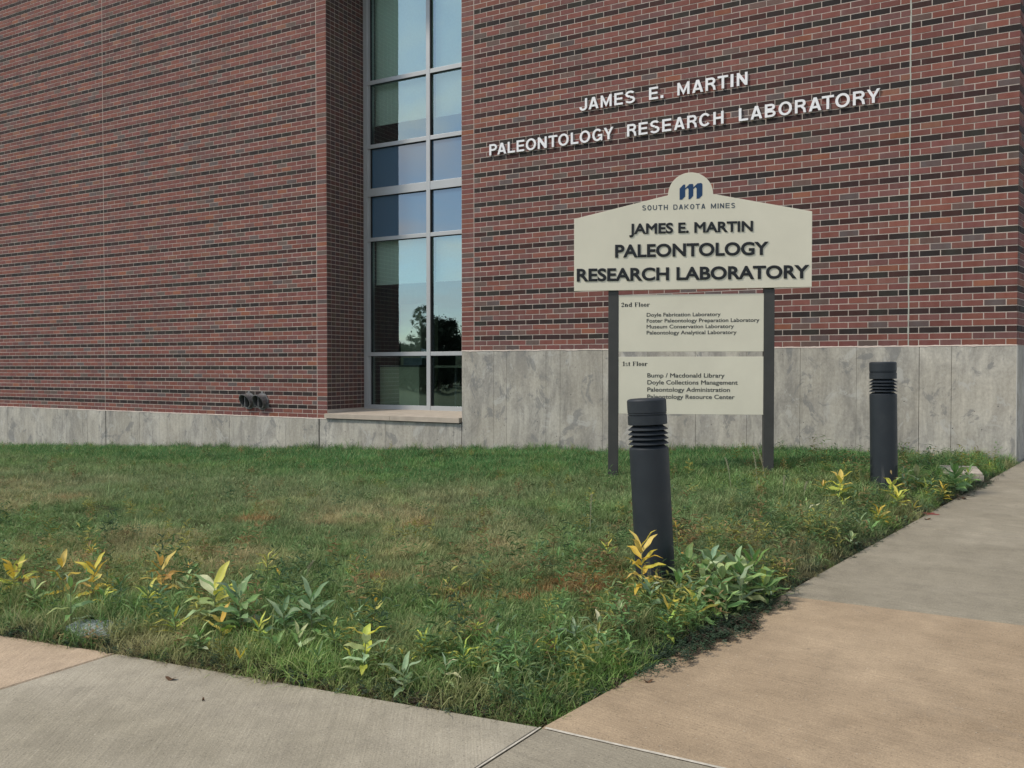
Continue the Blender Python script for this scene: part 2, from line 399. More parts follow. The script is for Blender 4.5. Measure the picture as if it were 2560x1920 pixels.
# ------------------------------------------------------------------ building
bld = link('brick_building', None, None, (0, 0, 0))
tag(bld, 'red brick building with dark courses, grey concrete base and one tall narrow window', 'building')
B = .2032; C = B / 3; J = .0095; ZB = .43; TOPR = 132
L1 = -9.2214; L0 = L1 - 25 * B; R0 = L1 + 14 * B; R1 = R0 + 27 * B; CN = R1 + 5 * B
WL, WR = L1 + B, R0 - B               # window opening
DEP = 9 * .1016
SPL = math.atan(.1985)                # the right return wall follows the path
REDS = [(.185, .080, .074), (.170, .073, .072), (.155, .077, .078), (.200, .086, .072), (.175, .088, .080), (.145, .078, .080), (.160, .070, .066), (.180, .076, .066)]
GREY = [(.122, .097, .094), (.130, .092, .088), (.108, .090, .096)]
ORNG = [(.225, .098, .068), (.205, .105, .08)]
DARK = [(.030, .024, .025), (.040, .024, .026), (.032, .031, .029), (.024, .021, .023), (.050, .026, .026)]
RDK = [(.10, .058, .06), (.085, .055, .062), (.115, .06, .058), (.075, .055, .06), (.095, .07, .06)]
def bcol(row, kind):
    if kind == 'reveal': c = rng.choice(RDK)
    elif row % 3 == 2 and kind == 'run': c = rng.choice(DARK)
    else:
        q = rng.random(); c = rng.choice(REDS) if q < .88 else rng.choice(GREY) if q < .965 else rng.choice(ORNG)
        if kind == 'run' and row % 3 == 2: c = rng.choice(DARK)
    k = rng.uniform(.80, 1.0); return (c[0] * k * 1.06, c[1] * k * .93, c[2] * k * .87)
bricks = []    # (matrix-like: origin, along, out, x0, x1, row, colour)
def course(row, x0, x1, along, org, out, kind, half_at_start):
    z0 = ZB + row * C
    step = .1016 if kind == 'reveal' else B
    x = x0; first = True
    while x < x1 - 1e-4:
        wd = step / 2 if (first and half_at_start) else step
        wd = min(wd, x1 - x); first = False
        bricks.append((org, along, out, x, x + wd, row, bcol(row, kind), kind))
        x += wd
ex, ey = Vector((1, 0, 0)), Vector((0, 1, 0)); O0 = Vector((0, 0, 0)); front = Vector((0, -1, 0))
dr = Vector((math.sin(SPL), math.cos(SPL), 0)); outr = Vector((math.cos(SPL), -math.sin(SPL), 0))
for row in range(0, TOPR):
    hs = row % 2 == 1
    course(row, L1 - 75 * B, L0, ex, O0, front, 'run', hs)
    course(row, L0, L1, ex, O0, front, 'run', hs)
    course(row, L1, WL, ex, O0, front, 'stack', False)
    if 2 <= row < 108: course(row, 0, DEP, ey, Vector((WL, 0, 0)), ex, 'reveal', False)
    if row >= 108: course(row, WL, WR, ex, O0, front, 'run', hs)
    if row >= 15:
        course(row, WR, R0, ex, O0, front, 'stack', False)
        course(row, R0, R1, ex, O0, front, 'run', hs)
        course(row, R1, CN, ex, O0, front, 'run', hs)
        course(row, 0, 30 * B, dr, Vector((CN, 0, 0)), outr, 'run', not hs)
def project(p):
    d = p - Vector((0, CAMY, EYE)); X = d.x * _sa + d.y * _ca; F = -d.x * _ca + d.y * _sa; Z = d.z
    dd = F * _c - Z * _s; u = Z * _c + F * _s
    return 1280 + FPX * X / dd, 960 - FPX * u / dd, dd
def bgeo(b):
    org, al, out, x0, x1, row, c, kind = b
    j = J / 2; z0 = ZB + row * C + j; z1 = ZB + (row + 1) * C - j
    a = org + al * (x0 + j); e = org + al * (x1 - j); o = out * rng.uniform(-.0012, .0012); k = -out * .012
    t = rng.uniform(-.0006, .0006); zt = Vector((0, 0, t)); z0v = Vector((0, 0, z0)); z1v = Vector((0, 0, z1))
    fr = [a + o + z0v - zt, e + o + z0v + zt, e + o + z1v + zt, a + o + z1v - zt]; bk = [a + k + z0v, e + k + z0v, e + k + z1v, a + k + z1v]
    return fr + bk
faces = [(0, 1, 2, 3), (1, 5, 6, 2), (3, 2, 6, 7), (4, 0, 3, 7), (4, 5, 1, 0)]
score = []
for i, b in enumerate(bricks):
    if b[7] == 'reveal' or b[2] is outr: continue
    m0 = project(b[0] + b[1] * b[3] + Vector((0, 0, ZB + (b[5] + .5) * C))); m1 = project(b[0] + b[1] * b[4] + Vector((0, 0, ZB + (b[5] + .5) * C)))
    if m0[0] > 5 and m1[0] < 2555 and 5 < m0[1] < 1900 and 5 < m1[1] < 1900:
        if 1430 < m0[0] < 2035 and m0[1] > 540 and m1[0] < 2035: continue
        score.append((m1[0] - m0[0], i))
score.sort(reverse=True); single = set(i for _, i in score[:300])
V = []; F = []; CO = []
shared = {}
for i, b in enumerate(bricks):
    if i in single:
        ln = round(b[4] - b[3], 3); key = (ln, rng.randrange(3))
        if key not in shared:
            bb = (O0, ex, front, -ln / 2, ln / 2, 0, b[6], b[7]); q = [p - Vector((0, 0, ZB + C / 2)) for p in bgeo(bb)]
            me = new_mesh('brick', q, faces, M_brick1)
            shared[key] = me
        o = link('brick', shared[key], bld, ((b[3] + b[4]) / 2, 0, ZB + (b[5] + .5) * C)); o.color = (*b[6], 1)
        continue
    n = len(V); V += bgeo(b); F += [tuple(n + k for k in q) for q in faces]; CO += [b[6]] * 5
me = new_mesh('brickwork', V, F, M_brick)
at = me.attributes.new('brick_colour', 'FLOAT_COLOR', 'FACE'); at.data.foreach_set('color', np.c_[np.array(CO), np.ones(len(CO))].ravel())
bw = link('brickwork', me, bld); bw['kind'] = 'stuff'
TOP = ZB + TOPR * C
# mortar backing 5 mm behind the brick faces (raked joints), opening left free
mb = MB(); yb = .0026
mb.box(L1 - 75 * B, WL - .0045, yb, .25, ZB - .004, TOP)
mb.box(WR, CN - .004, yb, .25, ZB + 15 * C - .004, TOP)
mb.box(WL, WR, yb, .25, ZB + 108 * C, TOP)
Mr = Matrix.Translation(Vector((CN, 0, 0))) @ Matrix(((dr.x, outr.x, 0, 0), (dr.y, outr.y, 0, 0), (0, 0, 1, 0), (0, 0, 0, 1)))
mb.box(.01, 30 * B, -.2, -.0045, ZB + 15 * C - .004, TOP, Mr)
mb.box(WL - .25, WL - .0045, .25, DEP, ZB + 1 * C, TOP)          # behind the reveal headers
mb.build('mortar_wall', M_mortar, bld)
rj = MB(); rj.box(WR, WR + .2, .25, DEP, ZB + 2 * C, TOP); rj.build('mortar_wall', M_mortar, bld)
M_seal = simple('grey movement joint sealant', (.38, .39, .345), .7, .2, 0, .1, 20)
for x, z0 in ((L0, ZB), (L1, ZB), (R0, ZB + 15 * C), (R1, ZB + 15 * C)):
    wj = .0085 if x == R1 else .0045
    MB().box(x - wj, x + wj, -.0004, .004, z0, TOP, skip=('k',)).build('movement_joint', M_seal if x == R1 else M_mortar, bld)
M_jnt = simple('shaded formwork joint', (.15, .15, .14), .95)
# concrete base: formwork boards, each panel a piece of its own
def panels(xs, z0, z1, y=-.004):
    for a, b in zip(xs[:-1], xs[1:]):
        p = rng.uniform(-.0025, .0015); m_ = MB(); gp = rng.choice((.0008, .0018, .003))
        m_.box(a + gp, b - gp, y + p, .26, z0, z1)
        m_.build('concrete_panel', M_conc, bld)
panels([-24.5, -23.2, -21.9, -20.6, -19.3, -18.0, -17.34, -16.71, -16.06, -15.44, -14.82, -14.296], -1.2, ZB - .004)
panels([-14.28, -14.19, -13.56, -13.36, -12.95, -12.33, -11.72, -11.12, -10.51, -9.88, -9.48, -9.192], -1.2, ZB - .004)
panels([-9.172, -8.5, -7.9, -7.31, -6.71, WR - .003], -1.2, ZB - .004)
panels([WR + .006, -6.06, -5.86, -5.26, -5.05, -4.45, -3.84, -3.23, -2.62, -2.01, -1.41, -.78, -.47, CN - .002], -1.2, ZB + 15 * C - .006)
MB().box(-26, CN - .03, .02, .24, -1.25, ZB - .01).build('dark_joint', M_jnt, bld)
MB().box(WR + .03, CN - .03, .02, .24, ZB - .012, ZB + 15 * C - .02).build('dark_joint', M_jnt, bld)
mm = MB(); mm.box(0.0, 30 * B, -.24, .003, -1.2, ZB + 15 * C - .006, Mr); mm.build('concrete_panel', M_conc, bld)
ch = MB(); ch.box(CN - .006, CN + .003, -.0085, .003, -1.2, ZB + 15 * C - .007); ch.build('corner_chamfer', simple('pale worn concrete arris', (.42, .42, .39), .9), bld)
# mortar smear that closes the gap between brick and concrete, uneven like the real one
def smear(x0, x1, z):
    n = int((x1 - x0) / .03); v = []; f = []
    for i in range(n + 1):
        x = x0 + (x1 - x0) * i / n; lo = z - .006 - .010 * max(0, math.sin(i * .37 + x0) + rng.uniform(-.6, .6)) * .6; hi = z + .0055 + rng.uniform(-.002, .003)
        v += [(x, -.0078, lo), (x, -.0015, hi)]
        if i: f.append((2 * i - 2, 2 * i, 2 * i + 1, 2 * i - 1))
    link('mortar_bed', new_mesh('mortar_bed', v, f, M_mortar), bld)
smear(L1 - 60 * B, WL, ZB); smear(WR, CN, ZB + 15 * C)
# roof slab and back so the building is a closed volume
rf = MB(); rf.box(-24.4, CN - .05, .26, 9, TOP, TOP + .25); rf.build('roof', simple('roof coping', (.3, .3, .3)), bld)
wl = MB(); wl.box(-24.4, -24.2, .26, 9, -1, TOP); wl.box(-24.2, CN - .1, 8.8, 9, -1, TOP); wl.box(CN - .35, CN - .2, .26, 8.8, -1, TOP)
wl.build('inner_wall', simple('inner wall', (.18, .18, .17)), bld)
# sill of two stones
sl_ = MB()
for a, b in ((-9.045, -7.803), (-7.799, WR - .02)):
    q = MB(); q.v = [(a, -.045, .438), (b, -.045, .438), (b, .93, .49), (a, .93, .49), (a, -.045, .508), (b, -.045, .508), (b, .93, .553), (a, .93, .553)]
    if a < -9: # notch round the brick jamb
        q.v = []; q.f = []
        P = [(a, -.045), (b, -.045), (b, .93), (WL + .002, .93), (WL + .002, -.003), (a, -.003)]
        for zt in (0, 1):
            for x, y in P: q.v.append((x, y, (.438 + (y + .045) * .05) if zt == 0 else .508 + (y + .045) * .046))
        q.f = [(0, 5, 4, 3, 2, 1), (6, 7, 8, 9, 10, 11)] + [(i, (i + 1) % 6, 6 + (i + 1) % 6, 6 + i) for i in range(6)]
    else:
        q.f = [(0, 3, 2, 1), (4, 5, 6, 7), (0, 1, 5, 4), (1, 2, 6, 5), (2, 3, 7, 6), (3, 0, 4, 7)]
    q.mi = [0] * len(q.f); q.build('window_sill', M_sill, bld, bevel=.002)

# window
def glass_mat(name, tint, refl):
    m = Mat(name); t = m.t; t.nodes.remove(m.b)
    tr = m.n('ShaderNodeBsdfTransparent'); tr.inputs[0].default_value = (*tint, 1)
    gl = m.n('ShaderNodeBsdfGlossy'); gl.inputs['Roughness'].default_value = .0; gl.inputs['Color'].default_value = (.72, .91, .95, 1)
    fr = m.n('ShaderNodeFresnel'); fr.inputs['IOR'].default_value = 1.45
    fac = m.math('ADD', m.math('MULTIPLY', fr.outputs[0], .8), refl)
    nz = m.n('ShaderNodeBump'); nz.inputs['Strength'].default_value = .10; nz.inputs['Distance'].default_value = .02
    m.l(m.noise(m.pos(), 1.6, 2, .4), nz.inputs['Height']); m.l(nz.outputs[0], gl.inputs['Normal'])
    ms = m.n('ShaderNodeMixShader'); m.l(fac, ms.inputs[0]); m.l(tr.outputs[0], ms.inputs[1]); m.l(gl.outputs[0], ms.inputs[2])
    m.l(ms.outputs[0], t.nodes['Material Output'].inputs[0]); return m.m
M_glass = glass_mat('tinted window glass', (.88, 1.0, .97), .33)
def mk():
    m = Mat('blue spandrel glass', .02, .5); m.col((.060, .125, .19))
    m.b.inputs['Coat Weight'].default_value = 1; m.b.inputs['Coat Roughness'].default_value = .01; m.b.inputs['Coat IOR'].default_value = 2.3; return m.m
M_span = mk()
win = link('window', None, bld, (0, 0, 0))
YF = .87; zs = [(.548, .617), (1.396, 1.457), (3.232, 3.292), (3.950, 4.078), (4.715, 4.778), (5.730, 5.795)]; ZT = ZB + 108 * C
zs += [(ZT - .07, ZT)]
XC = (-7.78, -7.71)
fm = MB()
fm.box(WL + .002, WL + .012, YF + .01, DEP + .08, .553, ZT)          # pale perimeter sealant
fm.build('perimeter_seal', simple('pale perimeter sealant', (.45, .43, .40)), win)
def member(nm, x0, x1, y0, y1, z0, z1):
    return MB().box(x0, x1, y0, y1, z0, z1).build(nm, M_frame, win, bevel=.0015)
member('frame_jamb', WL + .012, WL + .085, YF + .004, YF + .12, .548, ZT)
member('frame_jamb', WL + .085, WL + .145, YF + .022, YF + .12, .548, ZT)
member('frame_jamb', WR - .085, WR - .004, YF + .004, YF + .12, .548, ZT)
for z0, z1 in zs:
    for x0, x1 in ((WL + .085, XC[0]), (XC[1], WR - .085)):
        member('transom', x0 + .0005, x1 - .0005, YF + .003, YF + .11, z0, z1)
member('mullion', XC[0], XC[1], YF - .002, YF + .12, .548, ZT)
bays = ((WL + .147, XC[0] - .002), (XC[1] + .002, WR - .087))
for k in range(6):
    z0, z1 = zs[k][1] + .001, zs[k + 1][0] - .001
    for x0, x1 in bays:
        if k in (2, 3):
            MB().box(x0, x1, YF + .045, YF + .052, z0, z1).build('spandrel_panel', M_span, win)
        else:
            MB().box(x0, x1, YF + .045, YF + .051, z0, z1, skip=('k',)).build('pane', M_glass, win)
M_dfr = simple('black recess shadow', (.012, .014, .016), .7)  # recess shade put in as black strips below transoms and beside uprights
for z0, z1 in zs[1:]:
    for x0, x1 in bays: MB().box(x0, x1, YF + .012, YF + .044, z0 - .007, z0 - .0005).build('shadow_strip', M_dfr, win)
for k in range(6):
    for x0, x1 in bays: MB().box(x0 - .0015, x0 + .012, YF + .012, YF + .044, zs[k][1] + .001, zs[k + 1][0] - .0075).build('shadow_strip', M_dfr, win)

# rooms behind the window
M_room = simple('dim room paint', (.16, .16, .15), .9)
rm = MB()
for z0, z1 in ((.50, 3.30), (4.05, 8.2)):
    rm.box(WL - 1.6, WR + 2.0, 1.02, 6.5, z0 - .04, z0); rm.box(WL - 1.6, WR + 2.0, 1.02, 6.5, z1, z1 + .04)
    rm.box(WL - 1.64, WL - 1.6, 1.02, 6.5, z0, z1); rm.box(WR + 2.0, WR + 2.04, 1.02, 6.5, z0, z1); rm.box(WL - 1.6, WR + 2, 6.5, 6.54, z0, z1)
    rm.box(WL - 1.6, WL + .02, 1.0, 1.04, z0, z1); rm.box(WR - .02, WR + 2.0, 1.0, 1.04, z0, z1)
rm.build('room', M_room, bld)
pass
M_shade = simple('pale green roller shade fabric', (.82, .88, .78), .9, .1, 0, .04, 30)
M_cab = simple('pale olive cabinet panel', (.50, .54, .38), .7, .2, 0, .06, 5)
for nm, x0, x1, z0, z1, lab in (('roller_shade', -8.90, -7.80, 2.57, 3.30, 'pale green roller shade half down behind the lower left ground floor pane'),
        ('roller_shade', -7.73, -6.62, 2.57, 3.30, 'pale green roller shade half down behind the lower right ground floor pane'),
        ('roller_shade', -8.91, -7.80, 5.14, 7.55, 'tall pale green roller shade behind the upper left panes of the window'),
        ('roller_shade', -7.73, -6.62, 5.12, 7.55, 'tall pale green roller shade behind the upper right panes of the window')):
    r_ = link(nm, None, None, (x0, 1.06, z0)); tag(r_, lab, 'roller shade', 'roller shades behind the tall window')
    MB().box(0, x1 - x0, 0, .003, 0, z1 - z0).build('shade_fabric', M_shade, r_)
    MB().box(0, x1 - x0, -.008, .010, -.022, 0).build('bottom_rail', M_shade, r_)
c_ = link('filing_cabinet', None, None, (-8.90, 1.14, .50)); tag(c_, 'pale olive low cabinet standing behind the lowest left window pane', 'cabinet')
MB().box(0, .78, .01, .5, 0, .72).build('cabinet_body', M_cab, c_); MB().box(-.01, .79, 0, .51, .721, .75).build('cabinet_top', simple('dark cabinet top', (.12, .13, .12)), c_)
t_ = link('tall_locker', None, None, (-8.90, 1.72, .50)); tag(t_, 'tall narrow pale olive locker behind the left side of the window', 'locker')
MB().box(0, .42, 0, .5, 0, 1.78).build('locker_body', M_cab, t_); MB().box(.005, .415, -.012, -.001, .05, 1.72).build('locker_door', M_cab, t_)
b_ = link('storage_box', None, None, (-8.50, 1.25, 1.251)); tag(b_, 'blue grey flat storage box lying on the cabinet inside the window', 'box')
M_boxb = simple('blue grey plastic', (.22, .29, .33), .5)
MB().box(0, .36, 0, .25, 0, .10).build('box_body', M_boxb, b_); MB().box(-.008, .368, -.008, .258, .101, .115).build('box_lid', M_boxb, b_)
pb = link('paper_sheet', new_mesh('paper_sheet', [(0, 0, 0), (.26, .02, .0), (.27, .03, .21), (.02, .01, .27), (0, .004, 0), (.26, .024, 0), (.27, .034, .21), (.02, .014, .27)], [(0, 1, 2, 3), (7, 6, 5, 4), (0, 4, 5, 1), (1, 5, 6, 2), (2, 6, 7, 3), (3, 7, 4, 0)], simple('white paper', (.6, .66, .64))), None, (-8.42, 1.60, 1.26))
tag(pb, 'white sheet of paper propped at an angle above the storage box', 'paper')
d_ = link('desk', None, None, (-7.72, 1.22, .50)); tag(d_, 'desk with pale green top behind the lowest right window pane', 'desk')
M_desk = simple('pale green desk top', (.36, .40, .28), .6); M_leg = simple('grey steel leg', (.25, .27, .29), .4, .5, .5)
MB().box(-.25, 1.5, 0, .75, .71, .745).build('desk_top', M_desk, d_)
for x in (-.22, .40, 1.42):
    for y in (.03, .69): MB().box(x, x + .035, y, y + .035, 0, .709).build('leg', M_leg, d_)
MB().box(.75, 1.35, .1, .6, .45, .708).build('drawer', simple('grey drawer', (.2, .24, .25)), d_)
e_ = link('desk_chair', None, None, (-7.25, 1.14 + .9, .50)); tag(e_, 'dark desk chair with steel legs seen through the lowest right pane', 'chair')
M_seat = simple('dark teal chair shell', (.03, .06, .07), .6)
MB().box(-.22, .22, -.22, .22, .42, .47).build('seat', M_seat, e_); MB().box(-.22, .22, .2, .23, .55, .88).build('backrest', M_seat, e_)
for sx in (-1, 1):
    for sy in (-1, 1): MB().tube([(sx * .24, sy * .24, 0), (sx * .18, sy * .18, .42)], .011).build('leg', M_leg, e_)
M_pot = simple('white glazed pot', (.62, .72, .70), .3, .5)
p_ = link('white_pot', MB().lathe([(.0, 0), (.045, 0), (.058, .19), (.066, .20), (.066, .21), (.055, .205), (.05, .03), (0, .03)], 24).build('tmp', M_pot, None, True).data, None, (-7.18, 1.50, 1.248))
bpy.data.objects.remove(bpy.data.objects['tmp'])
p_.scale = (1, 1, 1.1); tag(p_, 'tall white pot standing on the desk inside the right side of the window', 'pot')
for i, (x, yy, h, cc, lab) in enumerate(((-7.55, 1.45, .19, (.32, .33, .24), 'olive book leaning at the left end of the desk'), (-7.02, 1.40, .24, (.45, .55, .55), 'pale blue folder standing on the desk beside the white pot'), (-7.36, 1.52, .16, (.10, .2, .2), 'teal carton on the desk left of the white pot'))):
    o = MB().box(-.07, .07, -.02, .02, 0, h).build('desk_item', simple('desk item %d' % i, cc), None, loc=(x, yy, 1.2465), bevel=.003); o.name = ('book', 'folder', 'carton')[i]; o.rotation_euler = (0, 0, .3 * i - .2)
    tag(o, lab, ('book', 'folder', 'carton')[i])

# twin pipe vents low on the left wall
def vent(x, z, lab):
    r_ = link('pipe_vent', None, None, (x, -.002, z)); tag(r_, lab, 'vent', 'pipe vents low on the left wall')
    seg = 40; fl = MB()
    def ringprism(mbx, ro, ri, y0, y1):
        b = len(mbx.v)
        for k in range(seg):
            t = 2 * math.pi * k / seg; c, s_ = math.cos(t), math.sin(t)
            mbx.v += [(ro * c, y0, ro * s_), (ri * c, y0, ri * s_), (ro * c, y1, ro * s_), (ri * c, y1, ri * s_)]
        for k in range(seg):
            a = b + 4 * k; d = b + 4 * ((k + 1) % seg)
            for q in ((a, a + 1, d + 1, d), (a + 2, d + 2, d + 3, a + 3), (a, d, d + 2, a + 2), (a + 1, a + 3, d + 3, d + 1)): mbx.f.append(list(q)); mbx.mi.append(0)
    ringprism(fl, .135, .098, -.012, 0)
    for t in (90, 210, 330):
        c, s_ = math.cos(R(t)) * .14, math.sin(R(t)) * .14; fl.lathe([(0, 0)], 3) if 0 else None
        b = len(fl.v)
        for yy in (-.013, 0):
            for k in range(10): a = 2 * math.pi * k / 10; fl.v.append((c + .024 * math.cos(a), yy, s_ + .024 * math.sin(a)))
        fl.f.append([b + k for k in range(10)]); fl.mi.append(0)
        for k in range(10): k2 = (k + 1) % 10; fl.f.append([b + k, b + 10 + k, b + 10 + k2, b + k2]); fl.mi.append(0)
    fl.build('flange', M_vent, r_, True)
    hd = MB(); b = 0       # hood: tube cut at a slant, longer at the top
    for (r0, dy) in ((.112, 0), (.100, 0)):
        for yy in (0, 1):
            for k in range(seg):
                t = 2 * math.pi * k / seg; c, s_ = math.cos(t), math.sin(t)
                y = -.002 if yy == 0 else -(.055 + .055 * (1 + s_)); hd.v.append((r0 * c, y, r0 * s_))
    for k in range(seg):
        k2 = (k + 1) % seg
        hd.f += [[k, k2, seg + k2, seg + k], [2 * seg + k, 3 * seg + k, 3 * seg + k2, 2 * seg + k2], [seg + k, seg + k2, 3 * seg + k2, 3 * seg + k]]; hd.mi += [0] * 3
    hd.build('hood', M_vent, r_, True)
    dk = MB(); dk.v = [(.099 * math.cos(2 * math.pi * k / seg), -.02, .099 * math.sin(2 * math.pi * k / seg)) for k in range(seg)]; dk.f = [list(range(seg))]; dk.mi = [0]
    dk.build('dark_bore', M_void, r_)
    MB().box(-.006, .006, -.10, -.021, -.088, .088).build('divider', M_vent, r_)
vent(-10.665, .672, 'round grey pipe vent on the brick wall, left one of the pair'); vent(-10.372, .668, 'round grey pipe vent on the brick wall, right one of the pair')

# ------------------------------------------------------------------ wall letters (bold grotesque built from strokes in a unit box)
def arc(cx, cy, rx, ry, a0, a1, t, n=14, ty=None):
    ty = t if ty is None else ty; out = []
    for i in range(n + 1):
        a = R(a0 + (a1 - a0) * i / n); c, s_ = math.cos(a), math.sin(a)
        out.append(((cx + rx * c, cy + ry * s_), (cx + (rx - t) * c, cy + (ry - ty) * s_)))
    return out
def bar(p, q, t):
    p, q = Vector(p), Vector(q); d = (q - p).normalized(); s_ = Vector((-d.y, d.x)) * t / 2
    return [((p + s_)[:], (p - s_)[:]), ((q + s_)[:], (q - s_)[:])]
def rect(x0, y0, x1, y1): return [((x0, y1), (x0, y0)), ((x1, y1), (x1, y0))]
def glyph(ch, wd, t=.2):
    """strips of (outer, inner) points in a box wd x 1 (cap height 1); t = stem width, h = bar width"""
    h = t * .85; W = wd; G = []
    if ch == 'I': G = [rect(0, 0, W, 1)]
    elif ch == '.': G = [rect(0, 0, W, W)]
    elif ch == 'L': G = [rect(0, 0, t, 1), rect(t, 0, W, h)]
    elif ch == 'E': G = [rect(0, 0, t, 1), rect(t, 0, W, h), rect(t, 1 - h, W, 1), rect(t, .5 - h * .42, W * .94, .5 + h * .55)]
    elif ch == 'T': G = [rect(0, 1 - h, W, 1), rect(W / 2 - t / 2, 0, W / 2 + t / 2, 1 - h)]
    elif ch == 'H': G = [rect(0, 0, t, 1), rect(W - t, 0, W, 1), rect(t, .5 - h / 2, W - t, .5 + h / 2)]
    elif ch == 'N': G = [rect(0, 0, t, 1), rect(W - t, 0, W, 1), [((t * .1, 1), (t * .3, .72)), ((t, 1), (t, .62)), ((W - t, .38), (W - t, 0)), ((W - t * .3, .28), (W - t * .1, 0))][1:3]]
    elif ch == 'M': G = [rect(0, 0, t * .95, 1), rect(W - t * .95, 0, W, 1), [((t * .95, 1), (t * .95, .62)), ((W / 2, .34), (W / 2, .0)), ((W - t * .95, 1), (W - t * .95, .62))]]
    elif ch == 'A': G = [[((W * .5, 1), (W / 2 - t * .58, 1)), ((W * .5, .72), (W * .5 - t * 1.1, .72 - .0)), ((t * 1.05, 0), (0, 0))], [((W / 2 + t * .58, 1), (W * .5, 1)), ((W * .5 + t * 1.1, .72), (W * .5, .72)), ((W, 0), (W - t * 1.05, 0))], rect(W * .25, .2, W * .75, .2 + h)]
    elif ch == 'Y': G = [rect(W / 2 - t / 2, 0, W / 2 + t / 2, .42), [((0, 1), (t * 1.1, 1)), ((W / 2 - t / 2, .40), (W / 2, .58))], [((W - t * 1.1, 1), (W, 1)), ((W / 2, .58), (W / 2 + t / 2, .40))], [((W / 2 - t / 2, .42), (W / 2 - t / 2, .39)), ((W / 2, .60), (W / 2, .39)), ((W / 2 + t / 2, .42), (W / 2 + t / 2, .39))]]
    elif ch == 'O': G = [arc(W / 2, .5, W / 2, .52, 0, 360, t * 1.02, 36, h)]
    elif ch == 'C': G = [arc(W / 2, .5, W / 2, .52, 38, 322, t * 1.02, 30, h)]
    elif ch == 'G': G = [arc(W / 2, .5, W / 2, .52, 42, 330, t * 1.02, 30, h), rect(W * .55, .38, W * .98, .38 + h), rect(W * .98 - t * .75, 0, W * .98, .38)]
    elif ch == 'P': G = [rect(0, 0, t, 1), [((t, 1), (t, 1 - h)), ((W * .55, 1), (W * .55, 1 - h))] + arc(W * .55, .70, W * .45, .30, 90, -90, t, 14, h)[1:] + [((t, .40), (t, .40 + h))]]
    elif ch == 'R': G = [rect(0, 0, t, 1), [((t, 1), (t, 1 - h)), ((W * .58, 1), (W * .58, 1 - h))] + arc(W * .58, .72, W * .38, .28, 90, -90, t, 14, h)[1:] + [((t, .44), (t, .44 + h))], [((W * .5, .45), (W * .74, .48)), ((W * .72, .25), (W * .93, .33)), ((W * .78, 0), (W, 0))]]
    elif ch == 'B': G = [rect(0, 0, t, 1), [((t, 1), (t, 1 - h)), ((W * .55, 1), (W * .55, 1 - h))] + arc(W * .55, .755, W * .39, .245, 90, -90, t, 14, h)[1:] + [((t, .51), (t, .51 + h))], [((t, .51), (t, .51 - h)), ((W * .58, .51), (W * .58, .51 - h))] + arc(W * .58, .255, W * .42, .255, 90, -90, t, 14, h)[1:] + [((t, 0), (t, h))]]
    elif ch == 'J': G = [rect(W - t, .3, W, 1), [((W, .32), (W - t, .32))] + [(b_[0], b_[1]) for b_ in arc(W / 2, .30, W / 2, .32, 0, -180, t, 16, h)][1:]]
    elif ch == 'S':
        a = arc(W / 2, .745, W * .47, .275, 22, 270, t * .95, 20, h); b = arc(W / 2, .275, W * .5, .295, 90, -158, t * .95, 20, h)
        m1 = [(q, p) for p, q in b]
        G = [a[:-1] + [((W * .47, .745 - .275), (W * .50, .745 - .275 + h))] + [((W * .55, .455), (W * .58, .60 - .0))] * 0, [(p, q) for p, q in b]]
    return G
def serif_glyph(ch):
    """bold high-contrast roman, x-height .68; returns strips and width"""
    t = .20; s_ = .045
    if ch == 'F': return [rect(.06, 0, .06 + t, 1), rect(0, 0, .34, s_), rect(0, 1 - s_, .62, 1), rect(.56, .70, .62, .96), rect(.26, .48, .46, .48 + s_), rect(.42, .36, .46, .62)], .68
    if ch == 'l': return [rect(.05, 0, .05 + t, 1), rect(0, 0, .31, s_), rect(0, 1 - s_, .06, 1)], .34
    if ch == 'o': return [arc(.25, .34, .25, .36, 0, 360, .17, 26, .05)], .53
    if ch == 'r': return [rect(.05, 0, .05 + t, .68), rect(0, 0, .32, s_), rect(0, .68 - s_, .05, .68), arc(.42, .48, .17, .2, 160, 30, .07, 8), arc(.44, .58, .075, .075, 0, 360, .074, 12)], .53
    if ch == 'n': return [rect(.05, 0, .05 + t, .68), rect(0, 0, .31, s_), rect(0, .68 - s_, .05, .68), arc(.40, .44, .17, .25, 170, 30, .10, 10, .07), rect(.40, 0, .40 + t, .50), rect(.34, 0, .66, s_)], .70
    if ch == 'd': return [arc(.25, .34, .25, .36, 20, 340, .17, 24, .05), rect(.38, 0, .38 + t, 1), rect(.32, 1 - s_, .38, 1), rect(.58, 0, .64, s_)], .68
    if ch == '2': return [arc(.27, .70, .25, .30, 170, -50, .16, 16, .06), [((.50, .58), (.32, .50)), ((.12, .14), (.02, .06))], rect(.0, 0, .52, .14), rect(.46, .1, .52, .26), arc(.10, .72, .085, .085, 0, 360, .084, 12)], .58
    if ch == '1': return [rect(.14, 0, .14 + t, 1), rect(.04, 0, .44, s_), [((.14, 1), (.14, .92)), ((.02, .86), (.02, .81))]], .50
    if ch == 's': return [arc(.21, .52, .19, .18, 20, 270, .11, 14, .06), arc(.21, .17, .20, .19, 90, -160, .11, 14, .06)], .46
    if ch == 't': return [rect(.10, .08, .10 + t, .86), rect(0, .62, .40, .68), arc(.26, .12, .16, .14, 180, 330, .08, 8)], .44
    return [], .34
